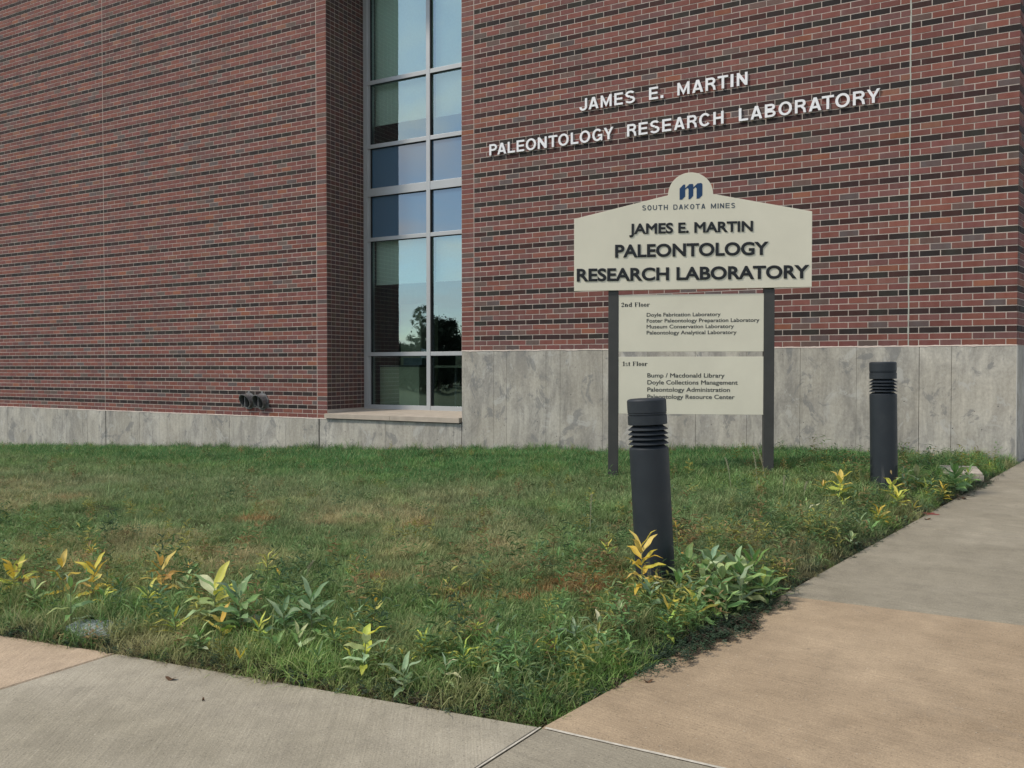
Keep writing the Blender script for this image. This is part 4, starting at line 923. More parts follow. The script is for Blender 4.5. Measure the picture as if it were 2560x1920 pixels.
PL = [
 (34, 1418, 1485, 120, 'L', 'mid', 9, 'yellow green weed at the left end of the path edge row, beside the left path', 'Y'),
 (158, 1388, 1500, 110, 'Y', 'mid', 6, 'yellow three leaved weed directly above the valve box, left of its yellow twin', None),
 (231, 1398, 1500, 115, 'Y', 'mid', 7, 'yellow weed with leaves fanned to the right, up and right of the valve box', None),
 (178, 1425, 1580, 110, 'P', 'mid', 8, 'tall pale green weed whose bare dark stem stands in front of the valve box', 'G'),
 (130, 1412, 1490, 80, 'G', 'mid', 7, 'green weed behind the valve box, left of the tall pale stemmed one', None),
 (230, 1367, 1400, 50, 'Y', 'thin', 7, 'tiny yellow tuft farther back on the lawn behind the valve box', None),
 (407, 1380, 1495, 105, 'O', 'mid', 8, 'orange tinged weed with two tiers of leaves standing alone in dry grass', None),
 (472, 1409, 1442, 46, 'O', 'thin', 7, 'small orange weed just right of the two tiered orange one', None),
 (464, 1439, 1505, 90, 'P', 'mid', 6, 'small pale green weed left of the large broad leaved milkweed', None),
 (538, 1434, 1570, 160, 'P', 'wide', 8, 'large broad leaved milkweed with one yellow edged upright leaf', 'L'),
 (603, 1440, 1600, 150, 'B', 'wide', 9, 'large blue green milkweed beside the yellow edged broad leaved one', 'G'),
 (553, 1545, 1610, 130, 'Y', 'wide', 6, 'low yellow leaved milkweed under the large broad leaved pair', 'L'),
 (598, 1605, 1690, 90, 'Y', 'mid', 3, 'yellow three leaved weed at the very rim of the left path', None),
 (298, 1447, 1500, 80, 'G', 'thin', 9, 'narrow leaved green weed between the yellow pair and the orange weed', None),
 (340, 1500, 1560, 80, 'G', 'thin', 9, 'narrow leaved green weed right of the valve box lid', None),
 (669, 1378, 1445, 70, 'L', 'thin', 8, 'pale yellow narrow leaved weed farther back in the middle of the lawn edge', 'Y'),
 (695, 1424, 1475, 60, 'Y', 'mid', 4, 'bright yellow weed with two leaves in a V shape', None),
 (780, 1456, 1600, 130, 'B', 'mid', 9, 'blue green milkweed with long drooping leaves in the middle of the row', 'G'),
 (712, 1505, 1600, 130, 'B', 'mid', 8, 'blue green milkweed left of and lower than the long leaved one', None),
 (640, 1500, 1560, 80, 'G', 'mid', 6, 'green weed between the two groups of blue green milkweed', None),
 (936, 1480, 1565, 70, 'Y', 'mid', 6, 'ochre yellow weed with narrow upright leaves above the pale milkweed', None),
 (886, 1527, 1568, 70, 'B', 'thin', 7, 'small narrow leaved green weed left of the ochre yellow one', None),
 (910, 1553, 1705, 125, 'P', 'wide', 9, 'pale green milkweed with broad upturned leaves near the left path', 'L'),
 (878, 1620, 1690, 70, 'P', 'mid', 5, 'lower pale milkweed shoot at the left foot of the broad leaved one', 'L'),
 (1004, 1618, 1680, 46, 'L', 'mid', 5, 'yellow green weed shoot right of the pale broad leaved milkweed', 'Y'),
 (1009, 1659, 1745, 125, 'B', 'mid', 8, 'dark blue green weed with spreading leaves at the rim of the left path', None),
 (795, 1619, 1690, 90, 'G', 'thin', 8, 'green weed close to the left path, left of the pale milkweed', None),
 (690, 1590, 1660, 90, 'G', 'mid', 7, 'dark green weed near the left path under the blue green milkweeds', None),
 (914, 1388, 1422, 34, 'Y', 'thin', 6, 'tiny yellow weed far back, above the ochre yellow one', None),
 (874, 1426, 1450, 40, 'L', 'thin', 7, 'tiny yellow green weed in reddish dry grass at mid lawn', None),
 (1247, 1670, 1775, 90, 'P', 'thin', 6, 'thin leaved pale weed nearest the corner where both paths meet', 'G'),
 (1244, 1553, 1650, 80, 'G', 'thin', 12, 'bushy narrow leaved green weed in the middle of the corner patch', 'B'),
 (1221, 1586, 1690, 70, 'G', 'thin', 11, 'narrow leaved green weed left of the bushy one in the corner patch', None),
 (1290, 1570, 1660, 80, 'G', 'thin', 11, 'narrow leaved green weed right of the bushy one in the corner patch', None),
 (1193, 1547, 1610, 50, 'L', 'thin', 9, 'yellow green narrow leaved weed at the left of the corner patch', None),
 (1336, 1562, 1660, 70, 'B', 'thin', 8, 'thin weed with one bright yellow leaf in the corner patch', 'Y'),
 (1438, 1541, 1630, 90, 'B', 'thin', 10, 'blue green narrow leaved weed between corner patch and near bollard', None),
 (1495, 1526, 1650, 110, 'B', 'mid', 10, 'blue green milkweed with small stacked leaves below the near bollard', 'P'),
 (1606, 1312, 1512, 125, 'Y', 'mid', 12, 'tall bright yellow milkweed standing in front of the near bollard', 'Y'),
 (1694, 1288, 1400, 60, 'O', 'mid', 5, 'orange leaved milkweed half hidden behind the near bollard', 'Y'),
 (1776, 1358, 1500, 120, 'B', 'wide', 11, 'tallest broad leaved plant of the green clump right of the near bollard', 'P'),
 (1715, 1378, 1480, 115, 'G', 'wide', 9, 'broad leaved green plant touching the right side of the near bollard', 'B'),
 (1832, 1376, 1505, 105, 'G', 'wide', 10, 'broad leaved green plant in the middle of the clump by the path', 'B'),
 (1886, 1368, 1500, 120, 'G', 'wide', 8, 'green plant with two rounded leaves at the right end of the clump', None),
 (1912, 1426, 1520, 110, 'G', 'mid', 9, 'green plant leaning over the right path edge, end of the clump', 'L'),
 (1855, 1420, 1540, 120, 'B', 'mid', 10, 'blue green plant at the front of the clump near the path edge', 'G'),
 (1790, 1440, 1550, 120, 'G', 'mid', 10, 'dark green plant at the front left of the clump', 'B'),
 (1735, 1440, 1540, 100, 'B', 'mid', 9, 'small blue green plant right below the near bollard foot', None),
 (1630, 1440, 1545, 80, 'B', 'wide', 7, 'blue green milkweed below the tall yellow one at the bollard foot', 'P'),
 (1668, 1492, 1610, 110, 'L', 'mid', 6, 'yellow green milkweed with five fanned leaves in front of the clump', 'Y'),
 (2017, 1254, 1292, 62, 'P', 'thin', 6, 'small pale narrow leaved weed on the lawn right of the sign', None),
 (2098, 1180, 1255, 74, 'L', 'wide', 9, 'yellow green broad leaved weed left of the far bollard', 'Y'),
 (2058, 1205, 1235, 50, 'Y', 'thin', 8, 'yellow narrow leaved weed just left of the yellow green broad leaved one', None),
 (2262, 1162, 1235, 62, 'B', 'mid', 10, 'blue green weed with tiered leaves right at the foot of the far bollard', None),
 (2388, 1162, 1240, 90, 'G', 'wide', 11, 'big green broad leaved weed in front of the pale stone', None),
 (2330, 1190, 1235, 60, 'G', 'mid', 8, 'green weed between the far bollard weed and the big broad leaved one', None),
 (2316, 1204, 1240, 50, 'L', 'thin', 8, 'yellow green narrow leaved weed under the weeds by the far bollard', None),
 (2356, 1208, 1255, 60, 'Y', 'thin', 10, 'yellow narrow leaved weed at the path edge below the big green one', None),
 (2200, 1265, 1318, 72, 'Y', 'mid', 9, 'bright yellow weed at the right path edge, nearer than the far bollard', 'L'),
 (2150, 1283, 1330, 60, 'B', 'thin', 8, 'blue green narrow leaved weed left of the bright yellow one by the path', None),
 (2178, 1306, 1350, 60, 'G', 'mid', 8, 'green weed at the right path edge just below the bright yellow one', None),
 (2110, 1249, 1275, 55, 'L', 'thin', 6, 'flat yellow green weed on the lawn below the broad leaved yellow green one', None),
 (1990, 1195, 1222, 30, 'Y', 'thin', 6, 'tiny yellow weed on the lawn behind the sign right post', None),
 (1954, 1304, 1335, 34, 'P', 'thin', 5, 'tiny pale weed on the lawn right of the near bollard', None),
 (2284, 1254, 1290, 45, 'G', 'thin', 9, 'small green weed with a yellow tip beside the red paint mark', 'Y'),
 (2474, 1158, 1185, 30, 'L', 'thin', 8, 'small yellow green weed right of the pale stone by the wall corner', None),
 (2050, 1385, 1415, 45, 'G', 'thin', 9, 'small green weed at the path edge between clump and bright yellow weed', None),
 (1395, 1380, 1420, 60, 'G', 'thin', 7, 'small green weed at mid lawn left of the near bollard', None),
 (1520, 1360, 1395, 60, 'L', 'thin', 7, 'yellow green weed at mid lawn just left of the tall yellow milkweed', None),
 (1330, 1415, 1460, 60, 'G', 'thin', 8, 'small green weed at mid lawn above the corner patch', None),
 (1090, 1500, 1550, 60, 'G', 'thin', 8, 'small green weed right of the ochre yellow one', None),
 (86, 1452, 1520, 90, 'G', 'mid', 8, 'green weed between the left end weed and the valve box', 'P'),
 (262, 1470, 1535, 80, 'G', 'mid', 8, 'green weed just above the upper right rim of the valve box', 'L'),
 (372, 1462, 1530, 90, 'L', 'thin', 12, 'yellow green narrow leaved weed below the two tiered orange one', 'G'),
 (440, 1520, 1595, 90, 'G', 'thin', 12, 'green narrow leaved weed left of and below the yellow edged milkweed', 'L'),
 (498, 1560, 1640, 90, 'G', 'mid', 9, 'green weed near the left path below the low yellow leaved milkweed', 'P'),
 (650, 1545, 1620, 90, 'L', 'thin', 12, 'yellow green narrow leaved weed at the left foot of the blue green milkweeds', 'G'),
 (748, 1560, 1650, 90, 'P', 'mid', 8, 'pale green weed directly below the long leaved blue green milkweed', 'G'),
 (838, 1560, 1640, 90, 'G', 'thin', 12, 'green narrow leaved weed just left of the pale broad leaved milkweed', 'L'),
 (960, 1600, 1690, 90, 'G', 'thin', 12, 'green narrow leaved weed just right of the pale broad leaved milkweed', 'P'),
 (1060, 1580, 1660, 90, 'L', 'thin', 12, 'yellow green narrow leaved weed midway between pale milkweed and corner patch', 'G'),
 (1110, 1640, 1730, 90, 'G', 'mid', 8, 'green weed near the left path halfway to the corner of the paths', 'P'),
 (1160, 1600, 1690, 90, 'G', 'thin', 12, 'bright green narrow leaved weed at the lower left of the corner patch', 'L'),
 (1300, 1640, 1720, 80, 'G', 'thin', 12, 'bright green narrow leaved weed at the lower right of the corner patch', 'L'),
 (1390, 1580, 1670, 90, 'L', 'thin', 12, 'yellow green narrow leaved weed at the right of the corner patch', 'G'),
 (1545, 1500, 1590, 90, 'P', 'mid', 9, 'pale green weed left of the tall yellow milkweed foot', 'G'),
 (1570, 1590, 1670, 80, 'G', 'mid', 9, 'green weed near the right path below the five leaved yellow green milkweed', 'P'),
 (2230, 1195, 1250, 70, 'L', 'mid', 9, 'yellow green weed just left of the tiered weed at the far bollard', 'G'),
 (2130, 1330, 1375, 60, 'P', 'mid', 8, 'pale green weed at the right path edge left of the bright yellow one', 'G'),
 (2420, 1170, 1215, 60, 'G', 'mid', 9, 'green weed covering the lower right corner of the pale stone', 'L'),
 (1755, 1400, 1515, 110, 'P', 'wide', 10, 'pale green broad leaved plant inside the clump behind its front left member', 'G'),
 (1808, 1395, 1530, 110, 'G', 'wide', 10, 'bright green broad leaved plant in the heart of the clump', 'P'),
 (1862, 1390, 1520, 110, 'P', 'wide', 10, 'pale green broad leaved plant near the right end of the clump', 'G'),
 (1700, 1420, 1525, 100, 'G', 'mid', 10, 'bright green plant hugging the bollard foot at the left end of the clump', 'P'),
 (1740, 1480, 1575, 110, 'G', 'mid', 10, 'green plant in the lower left skirt of the clump', 'L'),
 (1815, 1470, 1565, 110, 'P', 'mid', 10, 'pale green plant at the lower right skirt of the clump by the path', 'G'),
 (1930, 1450, 1515, 90, 'G', 'thin', 12, 'green narrow leaved weed just beyond the right end of the clump', 'P'),
 (2290, 1170, 1225, 70, 'G', 'wide', 9, 'broad leaved green weed right of the tiered weed at the far bollard', 'P'),
 (2245, 1225, 1280, 70, 'L', 'mid', 9, 'yellow green weed at the path edge between red mark and far bollard', 'Y'),
]
for row in PL: plant(*row[:6], int(row[6] * (1.45 if row[6] > 6 else 1.15)), row[7], mixk=row[8])

# ------------------------------------------------------------------ grass: tufts scattered over the lawn, one object
def hid_coll(name): return bpy.data.collections.new(name)
def grass_mat(name, transl=.3):
    m = Mat(name, .7, .25)
    a = m.n('ShaderNodeAttribute'); a.attribute_type = 'INSTANCER'; a.attribute_name = 'tint'
    rb = m.attr('rb').outputs['Fac']; hh = m.attr('hh').outputs['Fac']
    c = m.mix(m.ramp(rb, [(.0, 0.), (.55, 0.), (1., .8)]), a.outputs['Color'], (.27, .26, .13))
    c = m.mix(.8, c, m.ramp(m.noise(None, 3, 2), [(0, .5), (1, .5)]), 'OVERLAY') if 0 else c
    v = m.math('ADD', m.math('MULTIPLY', rb, .85), .55)
    k = m.n('ShaderNodeVectorMath'); k.operation = 'SCALE'; m.l(c, k.inputs[0]); m.l(v, k.inputs['Scale'])
    m.col(k.outputs[0])
    t = m.n('ShaderNodeBsdfTranslucent'); m.l(k.outputs[0], t.inputs[0]); ms = m.n('ShaderNodeMixShader'); ms.inputs[0].default_value = transl
    m.l(m.b.outputs[0], ms.inputs[1]); m.l(t.outputs[0], ms.inputs[2]); m.l(ms.outputs[0], m.t.nodes['Material Output'].inputs[0]); return m.m
M_grass = grass_mat('grass blade')
def blades(seed, n, rad, h0, h1, w0, bend, flat=0.):
    r_ = random.Random(seed); v = []; f = []; rb = []; hh = []
    for i in range(n):
        a = r_.uniform(0, 6.28); rr = rad * math.sqrt(r_.random()); bx, by = rr * math.cos(a), rr * math.sin(a)
        h = r_.uniform(h0, h1); d = r_.uniform(0, 6.28); be = bend * r_.uniform(.3, 1.3); w = w0 * r_.uniform(.7, 1.3); q = r_.random()
        dx, dy = math.cos(d), math.sin(d); o = r_.uniform(-.7, .7); sx, sy = -math.sin(d + o), math.cos(d + o); b = len(v)
        el0 = r_.uniform(.9, 1.5) * (1 - flat) + flat * .15
        x = bx; y = by; z = -.005; el = el0; L = h / 3
        for s_ in range(4):
            ww = w * (1, .9, .62, 0)[s_] / 2
            if s_ < 3: v += [(x - sx * ww, y - sy * ww, z), (x + sx * ww, y + sy * ww, z)]; rb += [q, q]; hh += [s_ / 3] * 2
            else: v.append((x, y, z)); rb.append(q); hh.append(1)
            x += dx * math.cos(el) * L; y += dy * math.cos(el) * L; z += math.sin(el) * L; el -= be * .62
        f += [(b, b + 1, b + 3, b + 2), (b + 2, b + 3, b + 5, b + 4), (b + 4, b + 5, b + 6)]
    return v, f, rb, hh
def leaflets(seed, n, rad, h0, h1, ln, wd, up=.5, stem=True):
    """small leafy sprigs: short stems carrying many narrow or round leaves"""
    r_ = random.Random(seed); v = []; f = []; rb = []; hh = []
    for i in range(n):
        a = r_.uniform(0, 6.28); rr = rad * math.sqrt(r_.random()); bx, by = rr * math.cos(a), rr * math.sin(a); h = r_.uniform(h0, h1); lx, ly = r_.uniform(-.3, .3) * h, r_.uniform(-.3, .3) * h; q0 = r_.random() * .55
        if stem:
            b = len(v); v += [(bx - .0008, by, 0), (bx + .0008, by, 0), (bx + lx, by + ly, h)]; f.append((b, b + 1, b + 2)); rb += [q0] * 3; hh += [0, 0, 1]
        nl = r_.randint(5, 9); a0 = r_.uniform(0, 6.28)
        for k in range(nl):
            t = .25 + .75 * (k + 1) / nl; a = a0 + k * 2.4; el = r_.uniform(.1, .9) * up * 2 * t; L = ln * r_.uniform(.7, 1.2) * (1.1 - .4 * t); w = wd * r_.uniform(.8, 1.2)
            c = Vector((bx + lx * t, by + ly * t, h * t)); d = Vector((math.cos(a) * math.cos(el), math.sin(a) * math.cos(el), math.sin(el))); s_ = Vector((-math.sin(a), math.cos(a), 0)); b = len(v); dz = Vector((0, 0, -L * .18))
            v += [tuple(c), tuple(c + d * L * .5 + s_ * w / 2), tuple(c + d * L + dz), tuple(c + d * L * .5 - s_ * w / 2)]; f.append((b, b + 1, b + 2, b + 3)); q = min(1, max(0, q0 + r_.uniform(-.15, .15))); rb += [q] * 4; hh += [.5] * 4
    return v, f, rb, hh
def coll_of(name, defs, mat):
    c = hid_coll(name)
    for i, (v, f, rb, hh) in enumerate(defs):
        me = new_mesh(name + '_tuft', v, f, mat)
        for nm, d in (('rb', rb), ('hh', hh)):
            at = me.attributes.new(nm, 'FLOAT', 'POINT'); at.data.foreach_set('value', d)
        o = bpy.data.objects.new('%s_tuft_%02d' % (name, i), me); c.objects.link(o)
    return c
def scatter(name, pts, var, rot, tilt, scl, tint, coll, label, cat):
    me = bpy.data.meshes.new(name); me.vertices.add(len(pts)); me.vertices.foreach_set('co', pts.astype(np.float32).ravel())
    for nm, ty, d in (('var', 'INT', var), ('scl', 'FLOAT', scl)):
        at = me.attributes.new(nm, ty, 'POINT'); at.data.foreach_set('value', d)
    at = me.attributes.new('rot', 'FLOAT_VECTOR', 'POINT'); at.data.foreach_set('vector', np.c_[tilt, rot].astype(np.float32).ravel())
    at = me.attributes.new('tint', 'FLOAT_COLOR', 'POINT'); at.data.foreach_set('color', np.c_[tint, np.ones(len(tint))].astype(np.float32).ravel())
    o = link(name, me); tag(o, label, cat, None, 'stuff')
    ng = bpy.data.node_groups.new(name + '_scatter', 'GeometryNodeTree')
    ng.interface.new_socket('Geometry', in_out='INPUT', socket_type='NodeSocketGeometry'); ng.interface.new_socket('Geometry', in_out='OUTPUT', socket_type='NodeSocketGeometry')
    gi = ng.nodes.new('NodeGroupInput'); go = ng.nodes.new('NodeGroupOutput'); ip = ng.nodes.new('GeometryNodeInstanceOnPoints'); ci = ng.nodes.new('GeometryNodeCollectionInfo')
    ci.inputs['Collection'].default_value = coll; ci.inputs['Separate Children'].default_value = True; ci.inputs['Reset Children'].default_value = True
    ip.inputs['Pick Instance'].default_value = True
    def na(nm, ty):
        q = ng.nodes.new('GeometryNodeInputNamedAttribute'); q.data_type = ty; q.inputs['Name'].default_value = nm; return q.outputs['Attribute']
    L_ = ng.links.new; L_(gi.outputs[0], ip.inputs['Points']); L_(ci.outputs[0], ip.inputs['Instance']); L_(na('var', 'INT'), ip.inputs['Instance Index'])
    er = ng.nodes.new('FunctionNodeEulerToRotation'); L_(na('rot', 'FLOAT_VECTOR'), er.inputs[0]); L_(er.outputs[0], ip.inputs['Rotation'])
    cx = ng.nodes.new('ShaderNodeCombineXYZ'); s_ = na('scl', 'FLOAT')
    for k in range(3): L_(s_, cx.inputs[k])
    L_(cx.outputs[0], ip.inputs['Scale']); L_(ip.outputs[0], go.inputs[0])
    md = o.modifiers.new('scatter', 'NODES'); md.node_group = ng; return o
def vnoise(x, y, s, seed):
    """smooth value noise"""
    r_ = np.random.default_rng(seed); T = r_.random((64, 64)); X = x * s + 31.7; Y = y * s + 17.3; xi = np.floor(X).astype(int); yi = np.floor(Y).astype(int); fx = X - xi; fy = Y - yi; fx = fx * fx * (3 - 2 * fx); fy = fy * fy * (3 - 2 * fy)
    g_ = lambda a, b: T[a % 64, b % 64]
    return (g_(xi, yi) * (1 - fx) + g_(xi + 1, yi) * fx) * (1 - fy) + (g_(xi, yi + 1) * (1 - fx) + g_(xi + 1, yi + 1) * fx) * fy
def fbm(x, y, s, seed): return .55 * vnoise(x, y, s, seed) + .3 * vnoise(x, y, s * 2.3, seed + 1) + .15 * vnoise(x, y, s * 5.1, seed + 2)
def lawn_points(n, x0=-20., x1=.2, y0=-8.9, y1=-.01, dens=None):
    x = nrg.uniform(x0, x1, n); y = nrg.uniform(y0, y1, n)
    ye = np.interp(np.minimum(x, -1.347), FX, FY); xe = -1.347 + .1985 * (y + 7.66)
    d = np.sqrt(x ** 2 + (y - CAMY) ** 2); keep = (y > ye + .012) & (x < xe - .012) & (nrg.random(n) < dens(x, y, d))
    keep &= (((x + 3.62) / .12) ** 2 + ((y + 7.74) / .075) ** 2 > 1) & (((x + .33) / .2) ** 2 + ((y + 1.44) / .2) ** 2 > 1); az = np.arctan2(-x, y - CAMY); keep &= (az > -.35) & (az < 1.22)
    x, y, d = x[keep], y[keep], d[keep]; z = np.array([z_lawn(a, b) for a, b in zip(x, y)]); e = np.minimum(xe[keep] - x, y - ye[keep])
    return x, y, z, d, e
GD = [blades(i, 46, .065, .035, .075, .0032, .8) for i in range(6)] + [blades(20 + i, 34, .06, .05, .105, .0036, .9) for i in range(4)] + [blades(40 + i, 30, .08, .05, .10, .0028, .5, .75) for i in range(3)] + [blades(60 + i, 26, .05, .10, .17, .0042, .75) for i in range(3)]
gcoll = coll_of('grass', GD, M_grass)
A_ = 20.2 * 8.9
rho = lambda d: np.clip(900 * (3.4 / d) ** 1.25, 150, 900)
x, y, z, d, e = lawn_points(int(A_ * 1000), dens=lambda x, y, d: rho(d) / 900. * np.clip(.35 + 1.3 * fbm(x, y, 4.5, 88), .3, 1.15))
n = len(x); q = nrg.random(n)
front = np.exp(-e / .55); walld = np.exp(-(-y) / .12)
dry = fbm(x, y, .9, 3); dry2 = fbm(x, y, 2.6, 9); red = fbm(x + 5, y, 1.7, 21)
band = np.exp(-((y + 5.9) / 1.15) ** 2)                      # thin sun dried middle of the lawn
midl = np.exp(-((y + 4.6) / 1.6) ** 2)
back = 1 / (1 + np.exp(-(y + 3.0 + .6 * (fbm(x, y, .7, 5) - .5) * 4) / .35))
dk = np.array([.022, .068, .021]); gn = np.array([.046, .086, .027]); gy = np.array([.072, .096, .047]); st = np.array([.19, .155, .085]); ru = np.array([.165, .070, .030]); fr = np.array([.070, .125, .030])
T = np.outer(np.ones(n), gn); lerp = lambda T, c, k: T * (1 - k[:, None]) + c * k[:, None]
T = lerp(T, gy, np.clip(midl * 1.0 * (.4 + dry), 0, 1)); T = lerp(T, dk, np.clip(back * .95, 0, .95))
T = lerp(T, st * .8, np.clip(front * (dry2 < .42) * .6, 0, 1)); T = lerp(T, fr, np.clip(front * (dry2 > .55) * .9 + .25 * (fbm(x, y, 1.9, 40) > .6), 0, .9))
ks = (.52 + .3 * np.exp(-(((x + 3.6) / 1.6) ** 2))) * np.clip((dry - .45) * 5, 0, 1) * (band * 1.1 + .5 * front + .12) * (nrg.random(n) < .75) * (1 - back * .8); T = lerp(T, st, np.clip(ks, 0, .85))
kr = np.clip((red - .68) * 9, 0, 1) * np.exp(-((y + 6.2) / 1.2) ** 2) * (nrg.random(n) < .7); T = lerp(T, ru, np.clip(kr, 0, .8))
T *= nrg.uniform(.75, 1.25, (n, 1)) * (3.15 * (.72 + .62 * fbm(x, y, 3.4, 130)))[:, None]
var = np.where(q < .62, nrg.integers(0, 6, n), np.where(q < .88, nrg.integers(6, 10, n), nrg.integers(10, 13, n)))
lowf = ((front > .35) & (nrg.random(n) < .22)) | ((walld > .25) & (nrg.random(n) < .8)); var = np.where(lowf, nrg.integers(13, 16, n), var)
sc_ = nrg.uniform(.8, 1.2, n) * np.where(d > 7, 1 + (d - 7) * .045, 1.) * (1 + .25 * (dry2 - .5)) * (1 - .2 * band) * (.68 + .7 * fbm(x, y, 3.1, 97)); sc_ = np.where(var >= 13, sc_ * .85, sc_)
sc_ *= np.where(e < .05, .75, 1)
scatter('grass', np.c_[x, y, z], var, nrg.uniform(0, 6.28, n), nrg.normal(0, .12, (n, 2)), sc_, T, gcoll, 'uneven green and sun dried lawn grass between the paths and the building', 'grass')
print('grass', n)
# broad and narrow leaved small weeds mixed into the lawn
WD = [leaflets(90 + i, 3, .03, .09, .17, .055, .0085, .55) for i in range(3)] + [leaflets(i, 5, .04, .03, .08, .030, .006, .5) for i in range(4)] + [leaflets(10 + i, 7, .05, .015, .035, .016, .012, .25) for i in range(4)] + [leaflets(30 + i, 4, .04, .07, .13, .045, .008, .6) for i in range(3)]
wcoll = coll_of('weed', WD, M_grass)
x, y, z, d, e = lawn_points(int(A_ * 260), dens=lambda x, y, d: 1.)
fr_ = np.exp(-e / .75); pw = np.clip(.05 + .85 * fr_ * np.clip((fbm(x, y, 1.6, 70) - .30) * 3, .15, 1), 0, 1) * np.where(d > 8, .5, 1); k = (nrg.random(len(x)) < pw) & (e > .045)
x, y, z, d, e = x[k], y[k], z[k], d[k], e[k]; n = len(x); q = nrg.random(n); crn = np.exp(-(((x + 2.1) / 1.2) ** 2 + ((y + 6.75) / .75) ** 2)); hi = nrg.random(n) < (.42 + .4 * crn); var = np.where(q < .5, nrg.integers(3, 7, n), np.where(q < .72, nrg.integers(7, 11, n), nrg.integers(11, 14, n))); var = np.where(hi & (fr_[k] > .12), nrg.integers(0, 3, n), var)
pal = np.array([[.055, .105, .035], [.075, .14, .05], [.10, .145, .06], [.045, .085, .04], [.17, .17, .045], [.15, .11, .05]]); T = pal[nrg.integers(0, 6, n)] * nrg.uniform(.7, 1.25, (n, 1)) * 2.1
scatter('small_weeds', np.c_[x, y, z + .012], var, nrg.uniform(0, 6.28, n), nrg.normal(0, .15, (n, 2)), nrg.uniform(.8, 1.5, n) * (1 + .1 * fr_[k]), T, wcoll, 'small leafy weeds mixed through the lawn, thickest along the path edges', 'weeds')
print('weeds', n)
# dark mat of creeping stems along the right path edge
def mat_pts(n, seg, wd):
    a = nrg.uniform(seg[0], seg[1], n); off = nrg.exponential(wd, n); return a, off
y = np.concatenate([nrg.normal(-6.45, .28, 420), nrg.uniform(-7.4, -1.0, 420), nrg.normal(-1.9, .3, 120)]); off = np.concatenate([nrg.normal(.035, .05, 420), np.abs(nrg.normal(.03, .04, 420)) + .035, nrg.normal(.02, .03, 120)]); k = np.abs(off) < .2; y, off = y[k], off[k]
x = -1.347 + .1985 * (y + 7.66) - off; over = off < 0; z = np.array([max(z_walk(a, b) if o_ else z_lawn(a, b), -1) for a, b, o_ in zip(x, y, over)]) + .006
x2 = nrg.uniform(-5, -1.5, 260); of2 = np.abs(nrg.normal(.0, .05, 260)) + .04; y2 = np.interp(x2, FX, FY) + of2; z2 = np.array([z_lawn(a, b) for a, b in zip(x2, y2)]) + .01
x, y, z = np.r_[x, x2], np.r_[y, y2], np.r_[z, z2]; n = len(x)
MD = [leaflets(80 + i, 9, .055, .008, .03, .013, .007, .15) for i in range(4)]; mcoll = coll_of('creeper', MD, M_grass)
pal = np.array([[.04, .08, .045], [.06, .11, .06], [.08, .12, .08], [.09, .07, .05]]); T = pal[nrg.integers(0, 4, n)] * nrg.uniform(.7, 1.3, (n, 1))
scatter('creeping_groundcover', np.c_[x, y, z], nrg.integers(0, 4, n), nrg.uniform(0, 6.28, n), nrg.normal(0, .1, (n, 2)), nrg.uniform(.8, 1.5, n), T, mcoll, 'dark creeping groundcover spilling along the path edges', 'groundcover')
# dead twigs and thatch hanging over the edge of the paving
TD = [blades(200 + i, 12, .05, .05, .11, .002, .4, .9) for i in range(4)]; tcoll = coll_of('thatch', TD, M_grass)
y = nrg.uniform(-7.6, -.6, 900); off = np.abs(nrg.normal(0, .05, 900)) + .03; x = -1.347 + .1985 * (y + 7.66) - off; x2 = nrg.uniform(-6.5, -1.4, 1100); of2 = np.abs(nrg.normal(0, .05, 1100)) + .03; y2 = np.interp(x2, FX, FY) + of2
z = np.array([(z_walk(a, b) if o_ < 0 else z_lawn(a, b)) for a, b, o_ in zip(np.r_[x, x2], np.r_[y, y2], np.r_[off, of2])]) + .012; x, y = np.r_[x, x2], np.r_[y, y2]; n = len(x)
pal = np.array([[.20, .15, .085], [.12, .085, .05], [.07, .055, .035], [.24, .20, .13]]); T = pal[nrg.integers(0, 4, n)]
scatter('dry_thatch', np.c_[x, y, z], nrg.integers(0, 4, n), nrg.uniform(0, 6.28, n), nrg.normal(0, .1, (n, 2)), nrg.uniform(.6, 1.2, n), T, tcoll, 'dry dead grass and thatch lying along both path edges', 'dry grass')
# seed stalks standing near the sign
M_stalk = simple('pale seed stalk', (.30, .29, .19), .8)
for i, (px, yb, yt, lx) in enumerate(((1895, 1235, 1130, -.12), (1915, 1215, 1120, -.25), (1828, 1225, 1145, -.2), (1958, 1250, 1190, .05), (2008, 1255, 1205, .18), (1475, 1340, 1235, .04), (760, 1465, 1400, .5))):
    p, Zc = at_ground(px, yb); h = (yb - yt) * Zc / FPX
    s_ = link('seed_stalk', None, None, (p.x, p.y, z_lawn(p.x, p.y))); tag(s_, ('tall leaning grass seed stalk just left of the sign right post', 'thin seed stalk close under the right end of the lower sign panel', 'seed stalk between the sign posts', 'short upright seed stalk right of the sign', 'seed stalk tilting right between sign and far bollard', 'thin pale seed stalk left of the near bollard', 'dry stalk leaning right at mid lawn behind the yellow V shaped weed')[i], 'seed stalk')
    MB().tube([(0, 0, 0), (lx * h * .3, 0, h * .5), (lx * h, 0, h)], [.0022, .0018, .001], 5).build('stem', M_stalk, s_)
    m_ = MB()
    for k in range(26):
        t = .62 + .38 * k / 26; c = Vector((lx * h * (t ** 2), 0, h * t)); a = k * 2.4; dd = Vector((math.cos(a), math.sin(a), 1.2)).normalized() * .014; m_.tube([c, c + dd], [.0022, .0008], 4)
    m_.build('seed_head', M_stalk, s_)
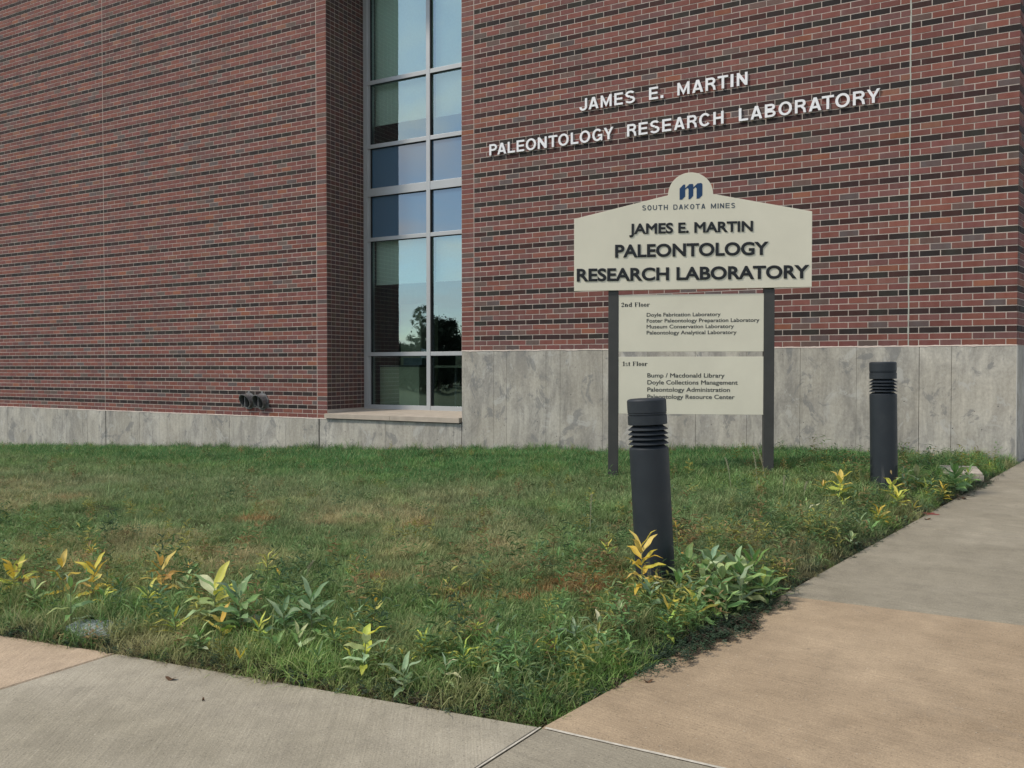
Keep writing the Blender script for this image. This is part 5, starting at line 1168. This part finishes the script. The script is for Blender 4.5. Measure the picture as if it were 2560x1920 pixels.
# fallen leaves and grit on the paving
M_fl = simple('dry brown leaf', (.10, .06, .035), .9, .1, 0, .3, 60)
for i, (px, py, s_, lab) in enumerate(((1620, 1706, .022, 'small curled brown leaf on the tan slab near the path corner'), (1590, 1690, .014, 'tiny brown leaf bit beside the curled one near the path corner'), (427, 1700, .026, 'dark flat leaf on the grey slab at the left'), (1868, 1570, .022, 'brown leaf fallen beside the green clump on the tan slab'), (1896, 1535, .018, 'brown leaf at the upper rim of the tan slab'), (1840, 1560, .018, 'leaf lying just off the clump edge on the tan slab'), (2318, 1299, .03, 'dark leaf on the path next to the red paint mark'), (2410, 1247, .03, 'dark leaf farther up the right path'), (508, 1753, .010, 'dark speck of leaf low on the grey slab'))):
    p, _z = at_ground(px, py, z_walk); v = []; a = rng.uniform(0, 6.28)
    for k in range(8):
        t = 2 * math.pi * k / 8; xx, yy = math.cos(t) * s_, math.sin(t) * s_ * .45; v.append((xx * math.cos(a) - yy * math.sin(a), xx * math.sin(a) + yy * math.cos(a), .004 + .006 * math.cos(2 * t) + (.004 if k % 2 else 0)))
    v.append((0, 0, .002)); o = link('fallen_leaf', new_mesh('fallen_leaf', v, [(k, (k + 1) % 8, 8) for k in range(8)], M_fl), None, (p.x, p.y, z_walk(p.x, p.y) + .001)); tag(o, lab, 'leaf', 'fallen leaves on the paving')


# ------------------------------------------------------------------ what the window glass mirrors: trees and a low building behind the camera
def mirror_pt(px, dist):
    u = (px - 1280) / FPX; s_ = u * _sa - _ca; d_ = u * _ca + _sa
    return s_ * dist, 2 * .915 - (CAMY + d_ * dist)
M_bark = simple('grey brown bark', (.09, .07, .05), .95, .1, 0, .3, 10)
def crown_mat(name, c0, c1):
    m = Mat(name, .8, .2); m.col(m.mix(m.noise(m.pos(), 2.5, 4, .6), c0, c1)); return m.m
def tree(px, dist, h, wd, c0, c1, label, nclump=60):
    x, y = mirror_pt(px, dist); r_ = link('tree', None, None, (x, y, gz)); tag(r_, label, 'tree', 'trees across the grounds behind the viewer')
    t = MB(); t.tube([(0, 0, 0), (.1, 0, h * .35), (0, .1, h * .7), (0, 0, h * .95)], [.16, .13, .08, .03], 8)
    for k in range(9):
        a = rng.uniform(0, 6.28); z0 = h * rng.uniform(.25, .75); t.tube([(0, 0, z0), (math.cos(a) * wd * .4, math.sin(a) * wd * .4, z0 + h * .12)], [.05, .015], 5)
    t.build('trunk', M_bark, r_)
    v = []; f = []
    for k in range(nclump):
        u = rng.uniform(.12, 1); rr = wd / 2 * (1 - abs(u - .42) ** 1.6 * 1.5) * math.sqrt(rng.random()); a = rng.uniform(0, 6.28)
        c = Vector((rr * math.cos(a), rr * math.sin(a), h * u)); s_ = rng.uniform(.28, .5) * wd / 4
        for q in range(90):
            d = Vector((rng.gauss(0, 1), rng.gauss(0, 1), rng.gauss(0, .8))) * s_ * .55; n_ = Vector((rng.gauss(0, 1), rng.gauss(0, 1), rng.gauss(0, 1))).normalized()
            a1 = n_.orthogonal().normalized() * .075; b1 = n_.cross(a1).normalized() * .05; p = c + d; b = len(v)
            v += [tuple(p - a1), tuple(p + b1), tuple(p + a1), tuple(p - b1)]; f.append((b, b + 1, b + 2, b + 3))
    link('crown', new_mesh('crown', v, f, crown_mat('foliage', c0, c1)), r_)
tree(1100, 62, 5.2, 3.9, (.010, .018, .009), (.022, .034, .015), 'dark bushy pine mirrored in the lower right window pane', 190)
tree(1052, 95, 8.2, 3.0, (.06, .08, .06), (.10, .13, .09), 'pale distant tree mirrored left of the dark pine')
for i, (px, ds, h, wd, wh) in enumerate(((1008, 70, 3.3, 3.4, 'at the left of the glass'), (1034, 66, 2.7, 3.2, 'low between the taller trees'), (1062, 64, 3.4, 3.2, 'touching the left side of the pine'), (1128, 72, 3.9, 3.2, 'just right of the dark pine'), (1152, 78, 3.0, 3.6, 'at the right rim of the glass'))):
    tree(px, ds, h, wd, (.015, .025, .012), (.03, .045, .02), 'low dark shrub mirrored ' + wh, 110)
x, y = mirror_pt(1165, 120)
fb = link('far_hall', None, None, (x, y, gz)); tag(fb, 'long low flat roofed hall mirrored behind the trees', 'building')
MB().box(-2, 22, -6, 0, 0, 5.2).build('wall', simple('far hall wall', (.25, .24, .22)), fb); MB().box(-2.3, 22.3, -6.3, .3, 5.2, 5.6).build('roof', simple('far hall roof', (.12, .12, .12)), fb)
for k in range(6): MB().box(k * 3.6 - .5, k * 3.6 + 1.2, .01, .06, 1.2, 3.4).build('window', M_span, fb)
